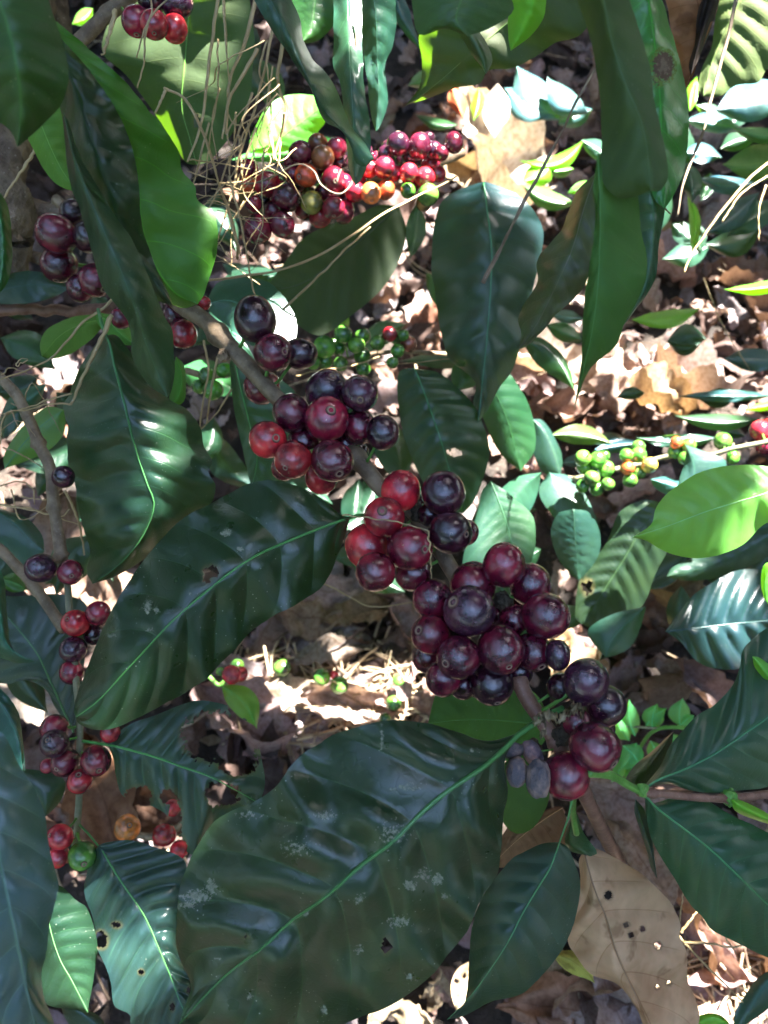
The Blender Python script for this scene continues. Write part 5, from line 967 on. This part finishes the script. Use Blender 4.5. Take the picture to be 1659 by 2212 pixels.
AREAS = [(lambda x, y: y < 260 and x < 1000, 'at the top, behind the hanging leaves'), (lambda x, y: y < 480 and x < 1310, 'beside the pale blue and lime leaves'), (lambda x, y: y < 640 and x >= 1310, 'at the upper right edge'),
 (lambda x, y: y < 720 and x < 600, 'behind the straws on the left'), (lambda x, y: y < 900 and 600 <= x < 1110, 'behind the small green cherries'), (lambda x, y: y < 780 and x >= 1110, 'right of the sharp-pointed hanging leaf'),
 (lambda x, y: y < 980 and x >= 1110, 'above the bright green cherries on the right'), (lambda x, y: y < 1300 and x < 700, 'in the shade behind the left stems'), (lambda x, y: y < 1300 and x < 1150, 'behind the central cherries'),
 (lambda x, y: y < 1300, 'under the rounded teal leaf'), (lambda x, y: y < 1420 and x < 1150, 'just below the big centre leaf'), (lambda x, y: y < 1700 and x < 620, 'behind the insect eaten leaf'), (lambda x, y: y < 1620 and x < 1150, 'around the fallen green cherries'),
 (lambda x, y: y < 1620, 'above the seedling'), (lambda x, y: x < 700, 'at the lower left'), (lambda x, y: x < 1150, 'below the largest leaf'), (lambda x, y: True, 'in the bottom right litter')]
rnd = random.Random(11)
items = []; tries = 0; count = 0
cells = {}
while count < 285 and tries < 9000:
    tries += 1
    x = rnd.uniform(-20, 1680); y = rnd.uniform(-20, 2230)
    if rnd.random() > 0.35+0.65*(1-y/2212)*0.8+ (0.25 if y > 1200 else 0): continue
    p = GP(x, y, 0.012); L = rnd.choice((0.035, 0.045, 0.05, 0.06, 0.07, 0.085, 0.105))*(1.0 if y > 1100 else 1.05)
    key = (round(p.x/0.035), round(p.y/0.035))
    if cells.get(key, 0) >= 1: continue
    if seen(p) < 3: continue
    cells[key] = cells.get(key, 0)+1; items.append((x, y, p, L)); count += 1
def place_dead(p, L, col, me, rx, ry, rz, dz):
    o = bpy.data.objects.new('dead_leaf', me); COL.objects.link(o); o.location = (p.x, p.y, gz(p.x, p.y)+dz); o.rotation_euler = (rx, ry, rz); o.scale = (L, L, L); o.color = (*col, 1); return o
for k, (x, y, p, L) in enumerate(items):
    cn, c = rnd.choices(DC, DW)[0] if not (x < 620 and y < 1350 and rnd.random() < .7) else DC[3]; j = rnd.uniform(0.8, 1.12); c = tuple(q*j for q in c)  # left side mostly dark brown: shade painted into the leaf colour
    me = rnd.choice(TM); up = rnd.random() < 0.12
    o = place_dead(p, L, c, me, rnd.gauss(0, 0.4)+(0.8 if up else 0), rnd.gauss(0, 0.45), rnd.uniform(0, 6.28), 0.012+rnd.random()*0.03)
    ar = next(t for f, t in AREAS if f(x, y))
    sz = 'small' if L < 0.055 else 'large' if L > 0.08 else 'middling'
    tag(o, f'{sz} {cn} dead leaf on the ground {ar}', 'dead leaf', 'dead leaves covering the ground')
# notable dead leaves
def big_dead(x, y, L, rz, col, lb_, rx=0.2, ry=0.0, z=0.05, me=0):
    L *= 0.68; col = tuple(c*0.6 for c in col)
    p = GP(x, y, z); o = place_dead(p, L, col, TM[me], rx, ry, rz, 0); o.location.z = z; tag(o, lb_, 'dead leaf', 'dead leaves covering the ground')
big_dead(650, 1330, 0.12, 1.3, (0.38, 0.26, 0.19), 'flat brown dead leaf corner under the edge of the big centre leaf', me=1)
big_dead(730, 1390, 0.12, 1.5, (0.42, 0.34, 0.28), 'curled dead leaf with orange inside below the big centre leaf', 0.3, me=3)
big_dead(770, 1320, 0.12, 1.9, (0.3, 0.2, 0.12), 'brown ribbed dead leaf in the shade beside the cherries', me=5)
big_dead(620, 1500, 0.13, 1.6, (0.55, 0.45, 0.35), 'white sunlit dead leaf below the single green cherry', 0.3, me=2)
big_dead(1340, 800, 0.16, 0.2, (0.6, 0.42, 0.34), 'big pinkish white dead leaf in full sun below the pointed hanging leaf', 0.6, 0.3, 0.08, 4)
big_dead(1190, 790, 0.22, 1.4, (0.62, 0.5, 0.42), 'white sunlit dead leaf crossed by a dark green leaf', 0.2, 0.1, 0.06, 6)
big_dead(1420, 860, 0.13, 1.3, (0.5, 0.36, 0.22), 'tan dead leaf arched over a dark gap in the litter', 0.2, 0.2, 0.05, 7)
big_dead(1440, 1300, 0.13, 1.3, (0.30, 0.22, 0.11), 'khaki brown cupped dead leaf in the shade at the right', 0.6, 0, 0.1, 8)
big_dead(1530, 1500, 0.14, 0.8, (0.24, 0.17, 0.16), 'mauve brown dead leaf beside the large right leaf', 0.2, 0, 0.08, 9)
big_dead(1440, 1480, 0.13, 1.9, (0.28, 0.18, 0.12), 'brown twisted dead leaf above the seedling', 0.3, 0, 0.06, 10)
big_dead(1240, 1420, 0.16, 0.4, (0.40, 0.27, 0.15), 'light brown dead leaf behind the lower dark cherries', 0.3, 0, 0.1, 11)
big_dead(90, 1510, 0.16, 1.3, (0.6, 0.5, 0.42), 'white sunlit dead leaf under the left hand leaves', 0.2, 0, 0.1, 12)
big_dead(140, 1180, 0.2, 0.1, (0.42, 0.28, 0.22), 'pinkish brown dead leaf behind the grey stem and two dark cherries', 0.2, 0, 0.2, 0)
big_dead(215, 1270, 0.2, 0.5, (0.36, 0.24, 0.18), 'brown dead leaf behind the wavy leaf tip', 0.2, 0, 0.2, 3)
big_dead(220, 1740, 0.2, 0.4, (0.34, 0.17, 0.09), 'rust brown dead leaf behind the lower left cherries', 0.2, 0, 0.16, 5)
big_dead(290, 1740, 0.16, 1.2, (0.3, 0.18, 0.13), 'brown dead leaf right of the rust brown one at the lower left', 0.3, 0, 0.12, 9)
big_dead(1230, 2180, 0.17, 1.4, (0.46, 0.26, 0.17), 'reddish brown dead leaf with slits at the bottom edge', 0.1, 0, 0.05, 2)
big_dead(1335, 2185, 0.15, 0.3, (0.6, 0.47, 0.45), 'pale pink dead leaf at the bottom beside the large tan one', 0.1, 0, 0.06, 6)
big_dead(1390, 1860, 0.12, 0.5, (0.42, 0.27, 0.18), 'small round-ended brown dead leaf beside the branch end', 0.1, 0, 0.14, 4)
big_dead(1550, 2010, 0.16, 0.7, (0.34, 0.22, 0.17), 'brown dead leaf under the right dark leaf', 0.1, 0, 0.04, 7)
big_dead(1050, 370, 0.26, 0.3, (0.68, 0.6, 0.52), 'large white sunlit dead leaf above the blue sheened leaf', 0.3, 0.2, 0.12, 8)
big_dead(1345, 1720, 0.14, 1.2, (0.46, 0.32, 0.27), 'pinkish dead leaf with black slits behind the twig', 0.2, 0, 0.12, 1)

# litter that nobody could count: fragments, small leaves, twigs and straw bits
def merge(parts):
    bm = bmesh.new()
    return bm
def litter_mass(n, name, label, mats, size, zr, wf, cols, seedv, region):
    rn = random.Random(seedv); bm = bmesh.new(); uvl = bm.loops.layers.uv.new('UVMap'); cl = bm.loops.layers.float_color.new('tint')
    for k in range(n):
        x, y = region(rn); L = rn.uniform(*size); W = L*rn.uniform(*wf); c = rn.choices(cols[0], cols[1])[0]; j = rn.uniform(0.75, 1.15)
        rot = Matrix.Rotation(rn.uniform(0, 6.28), 3, 'Z') @ Matrix.Rotation(rn.gauss(0, 0.4), 3, 'X') @ Matrix.Rotation(rn.gauss(0, 0.45), 3, 'Y')
        o_ = V((x, y, gz(x, y)+rn.uniform(*zr))); cu = rn.uniform(-0.6, 0.8); sd = rn.random()*50; rows = []
        nr, nc = (6, 2) if L < 0.05 else (8, 3)
        for i in range(nr):
            u = i/(nr-1); w_ = W*(math.sin(math.pi*min(.97, max(.04, u)))**0.7); row = []
            for jn in range(-nc, nc+1):
                s = jn/nc; q = V((s*w_*(1+0.35*noise.noise(V((u*5, s, sd)))), (u-0.5)*L, cu*W*s*s+0.4*W*noise.noise(V((u*3, s*1.5, sd)))))
                row.append((bm.verts.new(rot @ q+o_), (s*0.5+0.5, u)))
            rows.append(row)
        for i in range(nr-1):
            for jn in range(2*nc):
                q = (rows[i][jn], rows[i][jn+1], rows[i+1][jn+1], rows[i+1][jn]); f = bm.faces.new([a_[0] for a_ in q]); f.smooth = True
                for lp, a_ in zip(f.loops, q): lp[uvl].uv = a_[1]; lp[cl] = (c[0]*j, c[1]*j, c[2]*j, 1)
    me = bpy.data.meshes.new(name); bm.to_mesh(me); bm.free(); o = link(name, me, mats); o['kind'] = 'stuff'; o['label'] = label; return o
def litter_mat():
    m, n, l, bs = new_mat('dry leaf fragments'); b = NB(n, l); at = n.new('ShaderNodeAttribute'); at.attribute_name = 'tint'; tc = n.new('ShaderNodeTexCoord')
    uv = n.new('ShaderNodeUVMap'); sp = n.new('ShaderNodeSeparateXYZ'); l.new(uv.outputs[0], sp.inputs[0])
    s = b.math('ABSOLUTE', b.math('SUBTRACT', sp.outputs[0], 0.5))
    nz = b.noise(tc.outputs['Object'], 90, 4, 0.65)
    c = b.mix(b.step(nz, 0.35, 0.7), at.outputs['Color'], b.mix(1.0, at.outputs['Color'], (0.6, 0.52, 0.46), 'MULTIPLY'))
    c = b.mix(b.math('MULTIPLY', b.step(s, 0.03, 0.01), 0.6), c, b.mix(1.0, c, (0.6, 0.5, 0.4), 'MULTIPLY'))
    l.new(c, bs.inputs['Base Color']); bs.inputs['Roughness'].default_value = 0.65; bs.inputs['Specular IOR Level'].default_value = 0.2
    l.new(b.bump(b.noise(tc.outputs['Object'], 400, 4), 0.5, 0.001), bs.inputs['Normal'])
    tr = n.new('ShaderNodeBsdfTranslucent'); l.new(c, tr.inputs[0]); ms = n.new('ShaderNodeMixShader'); ms.inputs[0].default_value = 0.18
    l.new(bs.outputs[0], ms.inputs[1]); l.new(tr.outputs[0], ms.inputs[2]); l.new(ms.outputs[0], n['Material Output'].inputs[0]); return m
LMAT = litter_mat()
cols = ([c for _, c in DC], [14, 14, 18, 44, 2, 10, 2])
def reg_near(rn): return rn.uniform(-1.1, 1.1), rn.uniform(-0.35, 2.3)
def reg_far(rn):
    a = rn.uniform(0, 6.28); r = 1.2+rn.random()**1.5*5.5; return r*math.cos(a), 0.9+r*math.sin(a)
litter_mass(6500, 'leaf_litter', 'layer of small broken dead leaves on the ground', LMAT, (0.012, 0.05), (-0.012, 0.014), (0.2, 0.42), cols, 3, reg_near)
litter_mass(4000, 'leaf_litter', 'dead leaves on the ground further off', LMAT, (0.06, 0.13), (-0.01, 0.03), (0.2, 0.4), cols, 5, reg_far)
scol = ([(0.55, 0.45, 0.3), (0.35, 0.27, 0.18), (0.15, 0.11, 0.08)], [5, 4, 3])
def reg_straw(rn):
    if rn.random() < 0.15:
        p = GP(rn.gauss(740, 130), rn.gauss(1520, 60)); return p.x, p.y
    if rn.random() < 0.35:
        p = GP(rn.gauss(1550, 120), rn.gauss(2150, 90)); return p.x, p.y
    return reg_near(rn)
def sticks(n, name, label, seedv, region, mat):
    rn = random.Random(seedv); bm = bmesh.new(); cl = bm.loops.layers.float_color.new('tint'); uvl = bm.loops.layers.uv.new('UVMap')
    for k in range(n):
        x, y = region(rn); L = rn.uniform(0.02, 0.11); r = rn.uniform(0.0005, 0.0016); a = rn.uniform(0, 6.28); c = rn.choices(*scol)[0]
        p0 = V((x, y, gz(x, y)+rn.uniform(0.004, 0.04))); dr = V((math.cos(a), math.sin(a), rn.gauss(0, 0.25))); sd = V((-math.sin(a), math.cos(a), 0)); bend = rn.gauss(0, 0.16)*L
        rings = []
        for i in range(6):
            u = i/5-0.5; q = p0+dr*(u*L)+sd*(bend*(1-4*u*u))+V((0, 0, 0.25*bend*u))
            rings.append([bm.verts.new(q+sd*(r*math.cos(t))+V((0, 0, r*math.sin(t)))) for t in (0, 1.57, 3.14, 4.71)])
        for i in range(5):
            for t in range(4):
                f = bm.faces.new((rings[i][t], rings[i][(t+1) % 4], rings[i+1][(t+1) % 4], rings[i+1][t])); f.smooth = True
                for lp in f.loops: lp[cl] = (*c, 1)
    me = bpy.data.meshes.new(name); bm.to_mesh(me); bm.free(); o = link(name, me, mat); o['kind'] = 'stuff'; o['label'] = label; return o
sticks(1500, 'straw_litter', 'bits of dry straw and twig lying over the dead leaves', 21, reg_straw, LMAT)
sticks(110, 'straw_litter', 'dense heap of pale dry straw bits around the fallen green cherries', 22, lambda rn: (lambda p: (p.x, p.y))(GP(rn.gauss(760, 110), rn.gauss(1500, 45))), LMAT)

# ================================================================ unseen tree overhead, its leaves placed to break the sun into patches
LIT = []   # (point, radius): places that the sun reaches
def lit(x, y, d, r): LIT.append((P(x, y, d) if d else GP(x, y, 0.02), r))
lit(1030, 400, 0.53, 0.03); lit(1010, 430, 0.53, 0.02); lit(755, 90, 0.41, 0.02); lit(757, 170, .41, .012); lit(765, 290, 0.42, 0.02); lit(766, 350, .43, .02)
lit(890, 376, 0.485, 0.014); lit(922, 390, 0.485, 0.014); lit(925, 415, 0.49, 0.01); lit(722, 445, .485, .009); lit(800, 400, .485, .009); lit(625, 655, 0.5, 0.011); lit(600, 250, .56, .04); lit(640, 230, .56, .03)
lit(368, 950, 0.362, 0.0115); lit(368, 920, 0.362, 0.0115); lit(366, 985, 0.363, 0.0115); lit(143, 1985, 0.365, 0.012); lit(150, 1965, .365, .011); lit(300, 2130, .357, .0115)
lit(640, 1470, None, 0.02); lit(610, 1510, None, 0.02); lit(560, 1570, None, 0.02); lit(705, 1500, None, 0.012); lit(790, 1500, None, .015); lit(80, 1500, 0.74, .04); lit(850, 1490, None, .015); lit(480, 1600, None, .035)
lit(1340, 790, None, 0.07); lit(1190, 780, None, 0.06); lit(1000, 740, None, .05); lit(880, 900, None, .05); lit(850, 860, None, .04); lit(1275, 1000, .6, .008); lit(1560, 955, .6, .015)
lit(1040, 370, None, 0.10); lit(1000, 330, None, .07); lit(1060, 470, None, .08); lit(930, 560, None, .06); lit(960, 640, None, .06); lit(1380, 330, None, .06); lit(1300, 400, None, .05)
lit(1170, 550, None, .07); lit(1490, 560, None, .09); lit(1600, 600, None, .08); lit(1180, 290, .86, .03); lit(1160, 370, .83, .04); lit(1570, 235, .72, .03); lit(1620, 240, .72, .03); lit(1500, 310, .8, .05); lit(1560, 330, None, .06)
lit(1420, 500, None, .07); lit(1560, 700, None, .05); lit(1480, 720, None, .04); lit(1540, 800, None, .04); lit(1630, 720, None, .04); lit(1200, 470, None, .07); lit(1230, 700, None, .05); lit(1000, 2130, 0.6, .03); lit(1050, 2150, .6, .02)
lit(1500, 2180, None, .04); lit(1200, 940, None, .03); lit(1140, 1110, .6, .015); lit(1240, 1020, .64, .02); lit(1100, 500, .53, .02); lit(1490, 190, .8, .03); lit(1488, 500, .7, .03); lit(1530, 280, .40, .012); lit(1060, 1090, .53, .01); lit(1035, 1150, .53, .008)
lit(1440, 670, .7, .04); lit(1620, 615, .6, .03); lit(230, 140, .8, .05); lit(200, 30, .8, .05); lit(640, 20, None, .05); lit(1020, 220, .86, .04); lit(990, 210, .86, .03); lit(1140, 960, None, .03); lit(570, 560, None, .04); lit(140, 1260, .7, .02)
lr = random.Random(3)
for _ in range(95): lit(lr.uniform(1090, 1680), lr.uniform(200, 900), None, lr.uniform(0.02, 0.075))
for _ in range(22): lit(lr.uniform(850, 1120), lr.uniform(430, 950), None, lr.uniform(0.015, 0.04))
for _ in range(9): lit(lr.uniform(480, 950), lr.uniform(1450, 1640), None, lr.uniform(0.006, 0.015))
def on_axis(q):   # distance along and offset from a line through q towards the sun at the crown
    return q
cr = random.Random(5); CAN = []
UX = SUN.cross(V((0, 0, 1))).normalized(); UY = UX.cross(SUN).normalized()
def proj(p): return p.dot(UX), p.dot(UY)
LP = [(*proj(q), r) for q, r in LIT]
CEN = V((0.0, 0.75, 0.1)); cu_, cv_ = proj(CEN)
SHD = []   # places kept in shade by extra leaves added overhead
for (x, y, d) in [(x, y, 0.265) for x in range(440, 1100, 70) for y in range(1600, 2210, 70)]+[(x, y, 0.30) for x in range(200, 760, 70) for y in range(1070, 1560, 70)]+[(x, y, 0.26) for x in range(100, 480, 60) for y in range(60, 660, 60)]+[
        (x, y, dm(x, y)) for x in range(480, 1340, 60) for y in range(640, 1720, 60) if abs((y-655)-(x-385)*1.27) < 330]+[(x, y, 0.32) for x in range(1400, 1660, 70) for y in range(1480, 2050, 70)]+[(x, y, 0.23) for x in range(1270, 1480, 50) for y in range(20, 850, 60)]+[
        (x, y, 0.36) for x in range(160, 460, 50) for y in range(740, 1240, 50) if abs(x-368) > 80 or abs(y-950) > 110]+[(x, y, 0.22) for x in range(0, 120, 50) for y in range(1600, 2200, 70)]+[(x, y, 0.4) for x in range(1240, 1500, 60) for y in range(1860, 2210, 60)]+[
        (x, y, 0.35) for x in range(1000, 1250, 60) for y in range(1830, 2200, 60)]+[(x, y, 0.53) for x in range(940, 1160, 40) for y in range(560, 900, 40)]+[(x, y, 0.52) for x in range(870, 1060, 45) for y in range(830, 1100, 45)]+[(x, y, 0.47) for x in range(0, 240, 50) for y in range(200, 720, 50)]+[(x, y, 0.40) for x in range(0, 280, 40) for y in range(400, 720, 40)]+[(x, y, 0.85/(0.866+0.5*(y-1106)/1720)) for x in range(560, 1180, 36) for y in range(1160, 1450, 36)]+[(x, y, 0.485) for x in range(520, 680, 36) for y in range(290, 500, 36)]+[(x, y, 0.58) for x in range(600, 870, 50) for y in range(480, 720, 50)]:
    q = P(x, y, d); SHD.append(proj(q))
bm = bmesh.new(); made = 0; KS = 9500+len(SHD)*2+17000
for k in range(KS+24000):
    if k < 9500:
        au = cr.uniform(-1.55, 1.55); av = cr.uniform(-1.35, 1.35); u0, v0 = cu_+au, cv_+av; rl = cr.uniform(0.035, 0.062)
    elif k < 9500+len(SHD)*2:
        q = SHD[(k-9500)//2]; u0, v0 = q[0]+cr.uniform(-.008, .008), q[1]+cr.uniform(-.008, .008); rl = 0.02
    elif k >= KS:   # unseen ring of leaves down to the ground, added to block horizon light
        th = cr.uniform(0, 6.283); rr_ = cr.uniform(2.7, 3.8); X, Y, Z = rr_*math.cos(th), 0.4+rr_*math.sin(th), cr.uniform(0.03, 3.3); rl = cr.uniform(0.07, 0.13)
        if noise.noise(V((X*1.6, Y*1.6, Z*1.6))) < -0.45: continue
        u0, v0 = 99.0, 99.0
    else:   # wider canopy added out of view, its sky gaps shape the highlights
        X, Y = cr.uniform(-4.5, 4.5), cr.uniform(-4.2, 5.0); rl = cr.uniform(0.06, 0.11)
        if noise.noise(V((X*2.4, Y*2.4, 4)))+0.6*noise.noise(V((X*5, Y*5, 7))) < (-0.22 if Y > -0.4 else 0.05): continue
        q = proj(V((X, Y, 2.1))); u0, v0 = q
        if abs(u0-cu_) < 1.75 and abs(v0-cv_) < 1.5: continue
    skip = False
    for (lu, lv, r) in LP:
        if (rl != 0.02 and (u0-lu)**2+(v0-lv)**2 < (r+rl*0.80)**2) or (rl == 0.02 and r < 0.0125 and (u0-lu)**2+(v0-lv)**2 < (r+0.012)**2): skip = True; break
    if skip: continue
    h = cr.uniform(1.75, 2.5); base = UX*u0+UY*v0; t = (h-base.z)/SUN.z; c = base+SUN*t
    if k >= KS: c = V((X, Y, Z))
    nrm = (SUN*0.8+V((cr.gauss(0, 0.45), cr.gauss(0, 0.45), cr.gauss(0.2, 0.3)))).normalized()
    tx = nrm.cross(V((cr.random(), cr.random(), cr.random()))).normalized(); ty = nrm.cross(tx); rows = []
    for (uu, ww) in ((-1.15, 0.04), (-0.6, 0.5), (0, 0.66), (0.55, 0.48), (1.25, 0.03)):
        rows.append([bm.verts.new(c+ty*(uu*rl)+tx*(ww*rl*s)+nrm*(0.12*rl*(abs(s)-uu*uu))) for s in (-1, 0, 1)])
    for i in range(4):
        for j in range(2): bm.faces.new((rows[i][j], rows[i][j+1], rows[i+1][j+1], rows[i+1][j]))
me = bpy.data.meshes.new('crown'); bm.to_mesh(me); bm.free()
m_, n_, l_, bs_ = new_mat('overhead foliage'); bs_.inputs['Base Color'].default_value = (0.035, 0.09, 0.025, 1); bs_.inputs['Roughness'].default_value = 0.4
b_ = NB(n_, l_); t_ = n_.new('ShaderNodeTexCoord'); l_.new(b_.mix(b_.step(b_.noise(t_.outputs['Object'], 6, 3), 0.3, 0.7), (0.02, 0.06, 0.018), (0.06, 0.13, 0.035)), bs_.inputs['Base Color'])
tr = thing('unseen_shade_tree', 'unseen shade tree added above the coffee plants to dapple the sunlight', 'tree', (2.2, 2.6, 0))
link('crown', me, m_, tr, loc=(0, 0, 0))
def wtube(name, pts, rad, mat, parent):
    org = V(pts[0]); bm = tube_mesh([V(p)-org for p in pts], rad, 12, 0.1); me = bpy.data.meshes.new(name); bm.to_mesh(me); bm.free(); return link(name, me, mat, parent, loc=org)
wtube('trunk', [(2.3, 2.7, -0.05), (2.25, 2.6, 0.8), (2.1, 2.5, 1.6), (1.7, 2.1, 2.2)], [0.11, 0.09, 0.075, 0.05], M['oldbark'], tr)
wtube('limb', [(1.9, 2.3, 1.9), (1.2, 1.9, 2.3), (0.4, 1.5, 2.5)], [0.045, 0.03, 0.012], M['oldbark'], tr)
